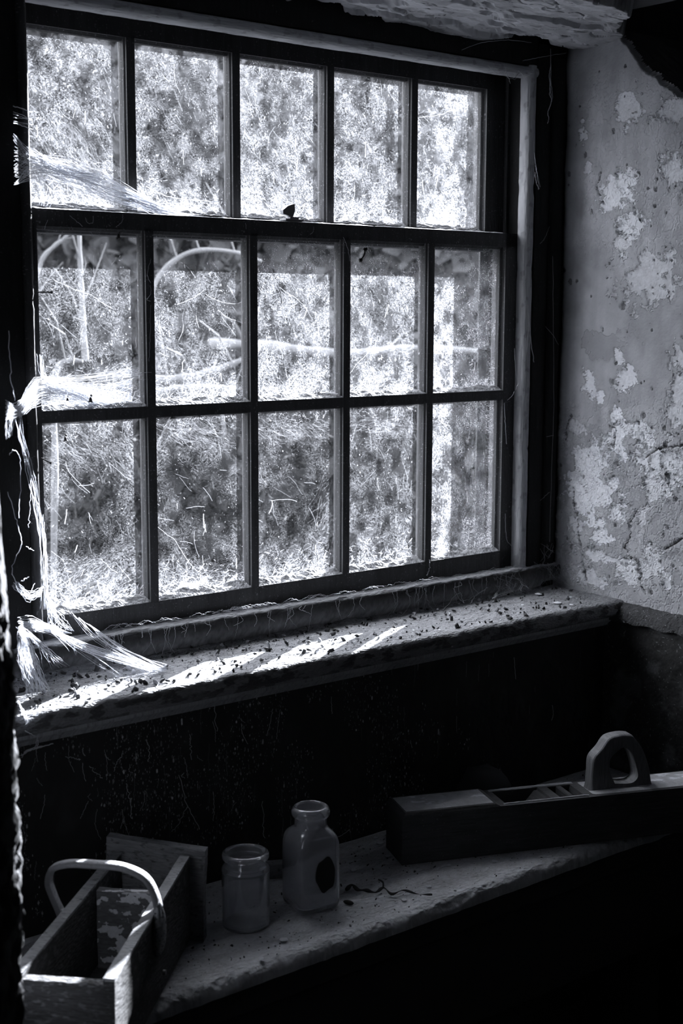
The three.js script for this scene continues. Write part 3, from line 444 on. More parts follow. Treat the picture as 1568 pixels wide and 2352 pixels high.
// wooden tool box with a bentwood handle
{
  const t = thing('wooden_tool_box', 'old open wooden tool box with a bentwood handle on the bench', 'tool box', [-0.14, BENCH, 0.303], -0.8064);
  const L = 0.362, xr = 0, xl = -0.106, fl = -0.118;            // right side at x = 0, the left side splays a little towards the front
  const worn = (g, seed, amp = 0.0022) => { const p = g.attributes.position; for (let i = 0; i < p.count; i++) { const x = p.getX(i), y = p.getY(i), z = p.getZ(i), n = fbm(x * 60 + y * 70 + seed, z * 60 + y * 30, 3) - 0.5; p.setXYZ(i, x + n * amp, y + n * amp, z + n * amp * 0.6); } g.computeVertexNormals(); return g; };
  const board = (x0, x1, y0, y1, z0, z1, seed, n = [2, 8, 8]) => { const g = new THREE.BoxGeometry(x1 - x0, y1 - y0, z1 - z0, ...n).translate((x0 + x1) / 2, (y0 + y1) / 2, (z0 + z1) / 2); return worn(metricUV(mergeSoft(g)), seed); };
  function mergeSoft(g) { return g; }
  const sheared = (g, f) => { const p = g.attributes.position; for (let i = 0; i < p.count; i++) { const v = f(p.getX(i), p.getY(i), p.getZ(i)); p.setXYZ(i, v[0], v[1], v[2]); } g.computeVertexNormals(); return g; };
  obj('side_board', board(-0.013, 0, 0.006, 0.12, 0.012, L, 1, [2, 8, 40]), M.boxWood, t);
  obj('side_board', sheared(board(xl, xl + 0.013, 0.006, 0.12, 0.012, L, 2, [2, 8, 40]), (x, y, z) => [x + (fl - xl) * z / L, y, z]), M.boxWood, t);
  obj('front_board', board(fl + 0.011, -0.012, 0.006, 0.112, L - 0.013, L - 0.001, 3, [24, 8, 2]), M.boxWood, t);
  obj('bottom_board', board(fl + 0.01, -0.004, 0.0005, 0.012, 0.004, L - 0.004, 4, [6, 1, 20]), M.boxWood, t);
  obj('worn_lit_rim', board(-0.0132, 0.0002, 0.1185, 0.1225, 0.012, L, 11, [2, 1, 60]), M.oldWood, t);  // paler cap: wear, plus light on the top edges put into the colour
  obj('worn_lit_rim', sheared(board(xl - 0.0002, xl + 0.0132, 0.1185, 0.1225, 0.012, L, 12, [2, 1, 60]), (x, y, z) => [x + (fl - xl) * z / L, y, z]), M.oldWood, t);
  obj('worn_lit_rim', board(fl + 0.011, -0.012, 0.1105, 0.1145, L - 0.0132, L - 0.0008, 13, [30, 1, 2]), M.rimWood, t);  // front cap coloured darker than the side caps to paint in shade
  const back = obj('end_board', sheared(board(-0.118, 0.018, 0.002, 0.138, -0.006, 0.010, 5, [24, 10, 2]), (x, y, z) => [x, y - smooth(0.06, 0.138, y) * (x + 0.118) * 0.10 - (x > 0.001 ? 0 : 0), z - smooth(0.05, 0.138, y) * 0.012]), M.oldWood, t);
  obj('partition', board(xl + 0.012, -0.012, 0.012, 0.116, 0.112, 0.124, 6, [20, 8, 2]), M.flakedWood, t);
  // handle: steamed strip across the box, outside both sides
  const hz = 0.18, H = [[-0.112, 0.075], [-0.120, 0.105], [-0.131, 0.132], [-0.136, 0.150], [-0.131, 0.166], [-0.114, 0.1735], [-0.076, 0.175], [-0.040, 0.173], [-0.014, 0.161], [-0.003, 0.142], [0.002, 0.118], [0.004, 0.085]];
  const path = curve(H.map(([x, y]) => V(x, y, hz)), 60), hg = [], pos = [], idx = [];
  path.forEach((p, i) => { const a = path[Math.max(0, i - 1)], b = path[Math.min(60, i + 1)], tx = b.x - a.x, ty = b.y - a.y, l = Math.hypot(tx, ty), nx = -ty / l, ny = tx / l, s = i / 60, hw = 0.0075 + 0.004 * smooth(0.8, 0.95, s) + 0.003 * smooth(0.15, 0, s) + 0.0012 * (fbm(s * 20, 3) - 0.5), ht = 0.0042; for (let k = 0; k < 8; k++) { const q = k / 8 * Math.PI * 2, c = Math.cos(q), d = Math.sin(q), e = Math.sign(c) * Math.pow(Math.abs(c), 0.6), f = Math.sign(d) * Math.pow(Math.abs(d), 0.6); pos.push(p.x + nx * e * ht, p.y + ny * e * ht, p.z + f * hw); } });
  for (let i = 0; i < 60; i++) for (let k = 0; k < 8; k++) { const k2 = (k + 1) % 8, a = i * 8 + k, b = i * 8 + k2; idx.push(a, a + 8, b, b, a + 8, b + 8); }
  for (let k = 1; k < 7; k++) idx.push(0, k, k + 1, 480, 480 + k + 1, 480 + k);
  const g = new THREE.BufferGeometry(); g.setAttribute('position', new THREE.Float32BufferAttribute(pos, 3)); g.setIndex(idx); g.computeVertexNormals();
  const handle = obj('handle', metricUV(g), surface({ size: [0.1, 0.1], albedo: (x, y) => 0.30 + 0.22 * fbm(x / 30, y / 12, 4) - 0.2 * smooth(0.66, 0.8, fbm(x / 10, y / 10 + 9, 3)), height: (x, y) => fbm(x / 12, y / 6, 4), bump: 0.001, roughness: 0.7 }), t);
  // worm-eaten leaf-shaped foot of the handle, nailed to the right side
  const leaf = []; for (let i = 0; i < 36; i++) { const q = i / 36 * Math.PI * 2; leaf.push([hz + 0.006 + Math.sin(q) * 0.019 * (1 - 0.35 * Math.cos(q)) , 0.078 + Math.cos(q) * 0.036]); }
  const eaten = surface({ size: [0.05, 0.05], albedo: (x, y) => 0.36 + 0.2 * fbm(x / 20, y / 20) - 0.34 * smooth(0.2, 0.5, speckle(x, y, 22, 0.62)), height: (x, y) => 1 - smooth(0.15, 0.5, speckle(x, y, 22, 0.62)), bump: 0.003, roughness: 0.85 });
  { const k = new THREE.SphereGeometry(1, 28, 24), p = k.attributes.position; for (let i = 0; i < p.count; i++) { const x = p.getX(i), y = p.getY(i), z = p.getZ(i), n = 1 - 0.16 * smooth(0.6, 0.75, fbm(x * 6 + y * 5 + 9, z * 6 + y * 7, 2)); p.setXYZ(i, 0.003 + x * 0.009 * n, 0.100 + y * 0.034 * n, hz + 0.006 + z * 0.0165 * n * (1 - 0.3 * y)); } k.computeVertexNormals(); const foot = obj('handle_foot', metricUV(k), eaten, handle); foot.userData.label = 'worm-eaten wooden foot'; }
  obj('handle_foot', prism(leaf.map(([a, b]) => [a, b + 0.004]), 0, 0.007, (a, b, q) => V(-0.119 + q, b, a)), eaten, handle);
  obj('nail', new THREE.CylinderGeometry(0.0032, 0.0032, 0.004, 10).rotateZ(Math.PI / 2).translate(0.0105, 0.046, hz + 0.01), M.metal, handle);
}

// things lying in the tool box: a pale straw
tag(obj('dry_straw', tube(curve([V(-0.292, -0.305, 0.415), V(-0.300, -0.325, 0.424), V(-0.302, -0.352, 0.436), V(-0.301, -0.3875, 0.446)], 10), 0.0012, 6), M.flake), 'pale dry straw leaning inside the wooden tool box', 'straw');

// the two bottles
M.jarGlass = new THREE.MeshPhysicalMaterial({ color: tone(0.96), roughness: 0.06, transmission: 0.84, clearcoat: 1, clearcoatRoughness: 0.04, thickness: 0.002, ior: 1.5, specularIntensity: 1 });
M.bottleGlass = new THREE.MeshPhysicalMaterial({ color: tone(0.93), roughness: 0.08, transmission: 0.80, clearcoat: 1, clearcoatRoughness: 0.04, thickness: 0.002, ior: 1.5, specularIntensity: 1 });
{
  const t = thing('glass_jar', 'short round dusty glass jar with a wide mouth on the bench', 'jar', [-0.0555, BENCH + 0.0004, 0.3085]);
  const R = 0.0333, prof = [[0.0005, 0], [R - 0.006, 0], [R - 0.0015, 0.002], [R, 0.006], [R, 0.074], [R + 0.0005, 0.0775], [R, 0.081], [R - 0.002, 0.0845], [R - 0.0052, 0.0885], [R - 0.0056, 0.0925], [R - 0.003, 0.0945], [R - 0.001, 0.0965], [R - 0.0006, 0.0995], [R - 0.001, 0.1025], [R - 0.003, 0.1045], [R - 0.0058, 0.105], [R - 0.0085, 0.1035], [R - 0.0092, 0.1], [R - 0.0085, 0.09], [R - 0.0045, 0.083], [R - 0.003, 0.078], [R - 0.003, 0.008], [R - 0.006, 0.0045], [0.0005, 0.0055]];
  obj('jar_body', new THREE.LatheGeometry(new THREE.SplineCurve(prof.map(([a, b]) => new THREE.Vector2(a, b))).getPoints(90), 64), M.jarGlass, t);
}
{
  const t = thing('glass_bottle', 'taller square-shouldered dusty bottle with a round lip and a dark oval patch', 'bottle', [0.0525, BENCH + 0.0004, 0.316], -0.167);
  const rows = [[0.0003, 0.0005, 0.3], [0.0003, 0.026, 0.5], [0.002, 0.0305, 0.7], [0.005, 0.0325, 0.85], [0.030, 0.0332, 0.9], [0.070, 0.0334, 0.9], [0.092, 0.0332, 0.9], [0.101, 0.0322, 0.85], [0.107, 0.0305, 0.75], [0.112, 0.0275, 0.55], [0.1155, 0.0247, 0.25], [0.119, 0.0236, 0.05], [0.124, 0.0233, 0], [0.131, 0.0233, 0], [0.1325, 0.0236, 0], [0.134, 0.0258, 0], [0.137, 0.0274, 0], [0.141, 0.0276, 0], [0.1445, 0.0266, 0], [0.147, 0.0246, 0], [0.148, 0.0222, 0], [0.1465, 0.0199, 0], [0.143, 0.0192, 0], [0.124, 0.0200, 0], [0.117, 0.0207, 0.1], [0.110, 0.0260, 0.6], [0.100, 0.0292, 0.85], [0.07, 0.0304, 0.9], [0.01, 0.0302, 0.9], [0.006, 0.026, 0.6], [0.0055, 0.0005, 0.3]];
  const sect = (q, sq) => { const e = 2 + 5 * sq, c = Math.abs(Math.cos(q)), s = Math.abs(Math.sin(q)); return 1 / Math.pow(Math.pow(c, e) + Math.pow(s, e), 1 / e); };
  const spline = new THREE.CatmullRomCurve3(rows.map(([y, r, s]) => V(r, y, s * 0.01)), false, 'centripetal').getPoints(150);
  obj('bottle_body', grid(96, 150, (u, v) => { const p = spline[Math.round(v * 150)], q = u * Math.PI * 2, k = sect(q, clamp(p.z * 100)); return [Math.cos(q) * p.x * k, p.y, Math.sin(q) * p.x * k]; }, true), M.bottleGlass, t);
  const ov = []; for (let i = 0; i < 30; i++) { const q = i / 30 * Math.PI * 2; ov.push([Math.sin(q) * 0.0155 * (1 + 0.05 * Math.sin(3 * q)), 0.060 + Math.cos(q) * 0.0255 + 0.002 * Math.sin(5 * q)]); }
  const patch = obj('dark_patch', prism(ov, 0.0330, 0.0342, (a, b, q) => V(a + 0.006, b - 0.004, q)), M.insect, t); patch.userData.label = 'black oval patch';
}

// jointer plane of wood, with its throat and a closed handle
{
  const t = thing('wooden_jointer_plane', 'long wooden jointer plane with an arched handle lying on the bench', 'hand plane', [0.25, BENCH + 0.0004, 0.29], -22 * Math.PI / 180);
  const L = 0.57, Wd = 0.076, Hh = 0.082, ev = new Evaluator(); ev.attributes = ['position', 'normal']; ev.useGroups = false;
  const brush = (g) => { const b = new Brush(g.index ? g.toNonIndexed() : g); b.geometry.deleteAttribute('uv'); b.updateMatrixWorld(); return b; };
  const body0 = prism([[0, 0], [0, Hh - 0.007], [0.006, Hh], [0.156, Hh], [0.164, Hh - 0.004], [L, Hh - 0.006], [L, 0]], -Wd, 0, (a, b, q) => V(a, b, q));
  const chamfer = prism([[0.001, 0.001], [0.001, -0.02], [-0.02, 0.001]].map(([a, b]) => [a, b]), -0.02, 0.60, (a, b, q) => V(q, Hh + 0.0005 + b, a + 0.0005));
  let r = ev.evaluate(brush(body0), brush(prism([[0.170, Hh + 0.01], [0.178, Hh + 0.01], [0.262, Hh + 0.01], [0.218, -0.01], [0.208, -0.01]], -Wd + 0.011, -0.011, (a, b, q) => V(a, b, q))), SUBTRACTION);
  r = ev.evaluate(r, brush(prism([[0.274, Hh + 0.01], [0.316, Hh + 0.01], [0.306, 0.045], [0.266, 0.045]], -Wd + 0.013, -0.013, (a, b, q) => V(a, b, q))), SUBTRACTION);
  r = ev.evaluate(r, brush(prism([[0.006, 0.0], [-0.006, 0.006], [0.02, 0.006]].map(([a, b]) => [a, b]), -0.05, 0.65, (a, b, q) => V(q, Hh - 0.001 + (a - 0.002) * 0.8, b - 0.004))), SUBTRACTION);
  const bg = r.geometry; bg.computeVertexNormals();
  obj('plane_body', metricUV(bg.index ? bg.toNonIndexed() : bg), M.planeWood, t);
  obj('cheek_wedge', prism([[0.206, 0.030], [0.246, Hh - 0.006], [0.252, Hh - 0.006], [0.214, 0.030]], -0.058, -0.018, (a, b, q) => V(a, b, q)), M.planeWood, t);
  obj('bridge_block', box(0.286, 0.296, 0.05, Hh - 0.004, -0.062, -0.014, 0.002), M.planeWood, t);
  const dusty = (x0, x1, z0, z1, y) => { const g = grid(60, 12, (u, v) => { const e = smooth(0, 0.1, v) * smooth(1, 0.9, v) * smooth(0, 0.05, u) * smooth(1, 0.95, u); return [x0 + u * (x1 - x0), y + 0.0003 + e * (0.0006 + 0.001 * fbm(u * 30, v * 8, 4)), z1 + (z0 - z1) * v, u * (x1 - x0), v * 0.06]; }); const m = obj('settled_dust', g, M.planeDust, t); m.userData = { kind: 'stuff', label: 'grey dust lying on top' }; };
  dusty(0.009, 0.154, -0.072, -0.008, Hh); dusty(0.325, 0.565, -0.072, -0.008, Hh - 0.0054); dusty(0.170, 0.320, -0.0745, -0.0662, Hh - 0.0045); dusty(0.170, 0.320, -0.0105, -0.0065, Hh - 0.0045);
  const sh = new THREE.Shape();
  const outer = [[0.322, 0.070], [0.331, 0.080], [0.333, 0.105], [0.335, 0.130], [0.349, 0.146], [0.362, 0.162], [0.382, 0.1665], [0.402, 0.165], [0.411, 0.157], [0.425, 0.138], [0.437, 0.108], [0.443, 0.080], [0.452, 0.070]];
  sh.moveTo(...outer[0]); sh.splineThru(outer.slice(1).map(([a, b]) => new THREE.Vector2(a, b))); sh.lineTo(...outer[0]);
  const hole = new THREE.Path(); const inner = [[0.372, 0.082], [0.362, 0.104], [0.361, 0.128], [0.374, 0.142], [0.390, 0.149], [0.408, 0.136], [0.418, 0.107], [0.419, 0.090], [0.405, 0.080]];
  hole.moveTo(...inner[0]); hole.splineThru([...inner.slice(1), inner[0]].map(([a, b]) => new THREE.Vector2(a, b))); sh.holes.push(hole);
  const tg = new THREE.ExtrudeGeometry(sh, { depth: 0.016, bevelEnabled: true, bevelThickness: 0.005, bevelSize: 0.004, bevelOffset: -0.004, bevelSegments: 3, curveSegments: 6 }).translate(0, 0, -0.046);
  tg.deleteAttribute('uv'); obj('tote_handle', metricUV(tg), M.toteWood, t);
}

{ // dim things half hidden against the wall
  const p = atZ(0.205, 1106, 1800), m = obj('rounded_lump', lump(0.047, 5, 0.12, 2, 0.95), M.soil); m.position.set(p.x, BENCH + 0.042, 0.212); tag(m, 'dark rounded lump against the wall behind the long plane', 'lump');
  const q = atY(BENCH, 636, 2012); const b = obj('wood_offcut', box(-0.016, 0.016, 0.0005, 0.022, -0.01, 0.01, 0.001), M.oldWood); b.position.set(q.x, BENCH, q.z); b.rotation.y = -0.5; tag(b, 'small wooden offcut behind the jar and the bottle', 'offcut');
}
// small litter: paint flakes, clods, a twig, insects, nails
const flakeGeo = [3, 8, 21].map((s) => lump(1, s, 0.3, 1, 0.22));
[['bench', 652, 2160, 0.006, 'largest white paint flake on the bench, in front of the square bottle'], ['bench', 1135, 1979, 0.005, 'white paint flake on the bench close under the side of the long plane'], ['bench', 985, 2037, 0.004], ['bench', 928, 2068, 0.004], ['bench', 600, 2203, 0.004], ['bench', 812, 2000, 0.005], ['bench', 1030, 1988, 0.0035], ['bench', 628, 2172, 0.0025], ['bench', 800, 2110, 0.003], ['bench', 872, 1938, 0.006, 'pale crumb lying against the front end of the long plane'], ['bench', 890, 1968, 0.005, 'pale crumb lying against the front end of the long plane'], ['bench', 862, 1925, 0.004, 'pale crumb lying against the front end of the long plane'], ['bench', 740, 2120, 0.0025], ['bench', 690, 2140, 0.002], ['sill', 1236, 1366, 0.0065, 'thick white paint flake on the sill in the corner by the sash foot'], ['sill', 1280, 1386, 0.007, 'broad flat white paint flake on the sill next to the plaster wall'], ['sill', 1312, 1390, 0.004], ['sill', 1200, 1390, 0.003], ['sill', 1010, 1447, 0.003], ['sill', 1310, 1372, 0.003], ['sill', 950, 1448, 0.0025]].forEach(([on, px, py, r, own], i) => {
  const p = atY(on === 'bench' ? BENCH + 0.001 : -0.078, px, py), o = obj('paint_flake', flakeGeo[i % 3], M.flake);
  o.position.copy(p); o.position.y += r * 0.22; o.scale.setScalar(r); o.rotation.y = i * 1.7;
  tag(o, own ? own : on === 'bench' ? 'small white paint flake lying on the dusty bench' : 'small white paint flake lying on the dusty window sill', 'flake', on === 'bench' ? 'paint flakes on the bench' : 'paint flakes on the sill');
});
const clodGeo = [1, 2, 3, 4].map((s) => lump(1, s * 11, 0.4, 1, 0.7));
[[172, 1578, 0.009, 'largest dark clod on the sill beside the web skirt'], [164, 1590, 0.007, 'dark clod on the sill just in front of the largest clod'], [270, 1568, 0.005], [250, 1576, 0.004], [455, 1520, 0.005], [820, 1463, 0.006], [905, 1442, 0.004], [585, 1503, 0.004], [540, 1520, 0.004], [770, 1470, 0.004], [1027, 1424, 0.004], [690, 1495, 0.004]].forEach(([px, py, r, own], i) => {
  const o = obj('dirt_clod', clodGeo[i % 4], M.soil), p = atY(-0.077, px, py); o.position.copy(p); o.position.y += r * 0.3; o.scale.setScalar(r * 0.65); o.rotation.y = i * 2.1;
  tag(o, own ?? 'small dark clod of dirt on the dusty window sill', 'clod', 'clods on the window sill');
});
{ // loose crumbs and grit on the sill and the bench: nobody could count them
  const crumbs = (name, n, seed, place, label, sizes) => {
    const R = rng(seed), im = new THREE.InstancedMesh(lump(1, 77, 0.4, 0, 0.7), new THREE.MeshStandardMaterial({ color: 0xffffff, roughness: 1 }), n), q = new THREE.Object3D(), c = new THREE.Color();
    for (let i = 0; i < n; i++) { const r = sizes[0] + Math.pow(R(), 4) * sizes[1]; q.position.copy(place(R)); q.position.y += r * 0.3; q.scale.set(r * (0.7 + R()), r, r * (0.7 + R())); q.rotation.set(R() * 6, R() * 6, R() * 6); q.updateMatrix(); im.setMatrixAt(i, q.matrix); const g = R() < 0.7 ? 0.03 + 0.06 * R() : 0.2 + 0.5 * R(); im.setColorAt(i, c.copy(tone(g))); }
    im.name = name; im.castShadow = im.receiveShadow = true; im.userData = { kind: 'stuff', label, category: 'grit' }; scene.add(im);
  };
  crumbs('sill_crumbs', 1300, 31, (R) => V(-0.36 + Math.pow(R(), 1.25) * 1.22, -0.0785, 0.02 + Math.pow(R(), 1.25) * 0.16), 'loose grit and crumbs scattered over the window sill', [0.0005, 0.0034]);
  crumbs('bench_grit', 1300, 32, (R) => V(-0.3 + R() * 1.1, BENCH + 0.0004, 0.17 + R() * 0.245), 'loose grit scattered over the workbench', [0.0004, 0.0013]);
}
{ // twisted dead twig on the bench, right of the bottle
  const P2 = [[795, 2046], [808, 2038], [822, 2046], [840, 2050], [862, 2052], [880, 2044], [900, 2056], [925, 2050], [960, 2056], [992, 2060]].map(([x, y], i) => { const p = atY(BENCH + 0.003, x, y); p.y += 0.0016 + 0.002 * (i % 2); return p; });
  const t = thing('dead_twig', 'thin dark twisted twig lying on the bench beside the bottle', 'twig');
  obj('stem', tube(curve(P2, 50), (s) => 0.0026 - 0.0018 * s + 0.0008 * Math.sin(s * 40), 6), M.soil, t);
  obj('side_shoot', tube(curve([P2[5], P2[5].clone().add(V(0.006, 0.004, -0.008)), P2[5].clone().add(V(0.004, 0.006, -0.016))], 8), 0.0014, 5), M.soil, t);
  const q = atY(BENCH, 800, 2078); q.y += 0.0035;
  const c = obj('dead_beetle', new THREE.SphereGeometry(1, 14, 10).scale(0.0035, 0.0032, 0.0085), M.insect); c.position.copy(q); c.rotation.y = 0.4; tag(c, 'small black dead beetle on the bench below the twig', 'insect');
}
{ // dead insects hanging in threads against the panes, nails in the sash
  const hang = (px, py, z, r, label) => { const p = atZ(z, px, py), t = thing('dead_insect', label, 'insect', p.toArray()); obj('body', new THREE.SphereGeometry(1, 10, 8).scale(r * 0.6, r, r * 0.6), M.insect, t); obj('head', new THREE.SphereGeometry(r * 0.45, 8, 6).translate(r * 0.35, r * 1.5, 0), M.insect, t); for (const s of [-1, 1]) obj('wing', new THREE.SphereGeometry(1, 8, 6).scale(r * 0.2, r * 0.9, r * 0.5).rotateZ(s * 0.5).translate(s * r * 0.4, -r * 0.4, 0), M.insect, t); return t; };
  const a = atZ(-0.010, 839, 574), b = atZ(-0.010, 828, 598);
  const curl = thing('dried_curl', 'black dried curl hanging at the top of a lower sash pane', 'curl'); obj('stalk', tube(curve([a, a.clone().lerp(b, 0.5).add(V(0.002, 0, 0)), b], 10), 0.0012, 6), M.insect, curl); for (const p of [a, b]) obj('knob', lump(0.0038, 9, 0.3, 1).translate(p.x, p.y, p.z), M.insect, curl);
  hang(150, 1008, -0.008, 0.0035, 'small dead insect hanging on a thread below the glazing bar'); hang(272, 543, -0.012, 0.004, 'small dead insect at the top of a lower sash corner pane'); hang(155, 917, 0.02, 0.0025, 'small dead insect caught on the edge of the white web sheet'); hang(208, 918, 0.005, 0.004, 'small dead insect caught inside the white web sheet'); hang(395, 957, 0.003, 0.0035, 'small dead insect lying under the horizontal glazing bar');
  const nail = (px, py, z, dx, dy, label) => { const p = atZ(z, px, py), q = p.clone().add(V(dx, dy, 0.006)); tag(obj('rusty_nail', tube([p, p.clone().lerp(q, 0.86), p.clone().lerp(q, 0.87), q], (s) => s > 0.6 ? 0.0021 : 0.0011, 8), M.soil), label, 'nail'); };
  nail(84, 671, 0.001, 0.022, 0.0, 'bent nail sticking out sideways from the sash stile'); nail(94, 1052, 0.001, 0.013, -0.008, 'bent nail slanting down from the sash stile near the sill');
}

// ================================================================ COBWEBS
// a strand runs through control points, sags a little, frays; a fan is many strands between rows of control points
const WR = rng(404);
const at3 = (p) => p.length === 4 ? atY(p[3], p[0], p[1]) : atZ(p[2], p[0], p[1]);   // [px, py, z] or [px, py, 0, y]
function strand(out, pts, r = 0.0003, n = 10, jit = 0.0006, sides = 3) {
  const c = pts.length > 2 ? curve(pts, n) : Array.from({ length: n + 1 }, (_, i) => pts[0].clone().lerp(pts[1], i / n));
  for (let i = 1; i < n; i++) c[i].add(V((WR() - 0.5) * jit, (WR() - 0.5) * jit, (WR() - 0.5) * jit));
  out.push(tube(c, r, sides, false));
}
function fan(out, rows, n, o = {}) {
  n = Math.round(n * 0.42);
  const { r = 0.00022, spread = 0.1, jit = 0.0012, sag = 0.002, seg = 9, trim = 0 } = o;
  const R3 = rows.map((row) => row.map(at3)), on = (row, t) => { const k = clamp(t) * (row.length - 1), i = Math.min(row.length - 2, Math.floor(k)); return row.length === 1 ? row[0].clone() : row[i].clone().lerp(row[i + 1], k - i); };
  for (let i = 0; i < n; i++) {
    const t = WR(), pts = R3.map((row) => on(row, t + (WR() - 0.5) * 2 * spread));
    pts.forEach((p, k) => { if (k && k < pts.length - 1) { p.y -= sag * WR(); p.z += (WR() - 0.5) * 0.012; p.y += (WR() - 0.5) * 0.012; } });
    if (pts.length > 2) pts[0].lerp(pts[1], WR() * WR() * 0.6);
    if (trim && WR() < trim) { const k = pts.length - 1; pts[k].lerp(pts[k - 1], WR() * 0.8); }
    strand(out, pts, r * (0.6 + 0.8 * WR()), seg, jit);
  }
}
const lines = (out, list, r = 0.0004, jit = 0.0012) => list.forEach((l) => strand(out, l.map(at3), r, 8 + l.length * 3, jit));
function hairs(label, build, mat = M.webGrey) { const out = [], t = thing('cobweb', label, 'cobweb'); build(out); out.forEach((g) => obj('thread', g, mat, t)); return t; }
function web(label, build, mat = M.web) { const out = []; build(out); const m = obj('cobweb', out, mat); return tag(m, label, 'cobweb'); }

web('thick white cobweb slung from the post across the corner of the upper sash', (o) => {
  fan(o, [[[30, 305, 0.12], [32, 425, 0.12]], [[76, 350, 0.03], [82, 402, 0.03]], [[160, 372, -0.01], [172, 425, -0.01]], [[255, 415, -0.03], [262, 462, -0.03]], [[330, 462, -0.034], [440, 500, -0.03]]], 230, { spread: 0.35, seg: 14, r: 0.00018 });
  fan(o, [[[76, 340, 0.03], [80, 396, 0.03]], [[140, 380, 0.0], [150, 405, 0.0]], [[230, 400, -0.034], [250, 440, -0.034]]], 110, { spread: 0.3 });
  fan(o, [[[30, 225, 0.12], [31, 300, 0.12]], [[73, 255, 0.025], [75, 300, 0.025]]], 16, { r: 0.0004 });
  fan(o, [[[84, 395, 0.03]], [[92, 430, 0.022], [140, 440, -0.01]], [[88, 470, 0.01], [120, 480, -0.01]]], 26);
  fan(o, [[[250, 430, -0.03], [300, 460, -0.03]], [[340, 478, -0.03], [380, 486, -0.03]], [[420, 499, -0.015], [500, 504, -0.015]]], 90, { spread: 0.25 });
  fan(o, [[[318, 425, -0.043]], [[345, 470, -0.035]], [[400, 492, -0.03], [440, 500, -0.03]]], 22);
});
web('single long thread slack across the second pane of the upper sash', (o) => lines(o, [[[335, 428, -0.04], [380, 450, -0.045], [440, 460, -0.05], [505, 464, -0.05]]], 0.0005));
web('draped white cobweb sheet from the post to the middle glazing bar', (o) => {
  fan(o, [[[12, 918, 0.22], [12, 965, 0.22]], [[38, 934, 0.14], [48, 946, 0.14]], [[92, 872, 0.026], [98, 920, 0.026]], [[150, 880, 0.0], [160, 918, 0.0]], [[225, 890, -0.01], [230, 945, -0.01]], [[300, 872, -0.017], [305, 957, -0.017]]], 260, { spread: 0.5, seg: 16, r: 0.00017 });
  fan(o, [[[93, 865, 0.025], [97, 905, 0.025]], [[150, 882, 0.0], [160, 914, 0.0]], [[230, 905, -0.017], [260, 950, -0.017]]], 200, { spread: 0.5, r: 0.00016 });
  fan(o, [[[84, 812, 0.024], [98, 815, 0.0]], [[90, 850, 0.025], [98, 850, 0.01]], [[100, 885, 0.024], [120, 885, -0.005]]], 30, { spread: 0.5, r: 0.00016 });
  fan(o, [[[14, 950, 0.22], [45, 945, 0.14]], [[14, 985, 0.22], [32, 968, 0.15]], [[14, 1010, 0.22], [28, 1000, 0.16]]], 50, { spread: 0.4, trim: 0.6 });
  fan(o, [[[110, 870, -0.01]], [[180, 862, -0.016], [190, 872, -0.016]], [[300, 845, -0.014], [340, 862, -0.012]]], 26, { spread: 0.4 });
});
web('torn grey web hanging in folds on the left window lining', (o) => {
  lines(o, [[[34, 960, 0.12], [52, 1040, 0.09], [66, 1110, 0.07], [88, 1220, 0.04], [95, 1330, 0.03]], [[36, 965, 0.12], [60, 1060, 0.08], [76, 1140, 0.05], [92, 1240, 0.03]], [[22, 1045, 0.16], [35, 1035, 0.12], [48, 1060, 0.1], [46, 1130, 0.09], [44, 1190, 0.09]], [[18, 1130, 0.16], [32, 1180, 0.14], [40, 1200, 0.13], [49, 1240, 0.12], [48, 1256, 0.12], [32, 1290, 0.14], [27, 1320, 0.15]], [[60, 1050, 0.08], [70, 1120, 0.06], [68, 1170, 0.06], [66, 1212, 0.06]], [[80, 1130, 0.03], [96, 1200, 0.022], [100, 1290, 0.022], [94, 1380, 0.022]], [[28, 1310, 0.15], [45, 1360, 0.12], [66, 1364, 0.08], [80, 1340, 0.05]], [[20, 760, 0.19], [24, 860, 0.19], [34, 920, 0.17]], [[60, 1255, 0.07], [78, 1265, 0.04]], [[48, 1335, 0.1], [66, 1325, 0.08]]], 0.0005, 0.0025);
  fan(o, [[[30, 955, 0.15], [48, 945, 0.13]], [[40, 1010, 0.12], [60, 1010, 0.1]], [[64, 1090, 0.08], [80, 1090, 0.05]], [[84, 1200, 0.04], [100, 1210, 0.022]]], 24, { r: 0.00015,  spread: 0.3, trim: 0.7, jit: 0.003 });
  fan(o, [[[92, 1180, 0.024], [102, 1180, 0.022]], [[98, 1290, 0.023], [106, 1290, 0.022]], [[92, 1400, 0.024], [112, 1400, 0.012]]], 34, { r: 0.00018, spread: 0.5, jit: 0.003 });
  fan(o, [[[28, 1345, 0.16], [34, 1330, 0.15]], [[60, 1375, 0.1], [70, 1362, 0.08]], [[94, 1370, 0.03], [102, 1345, 0.03]]], 46, { spread: 0.4, jit: 0.004 });
});
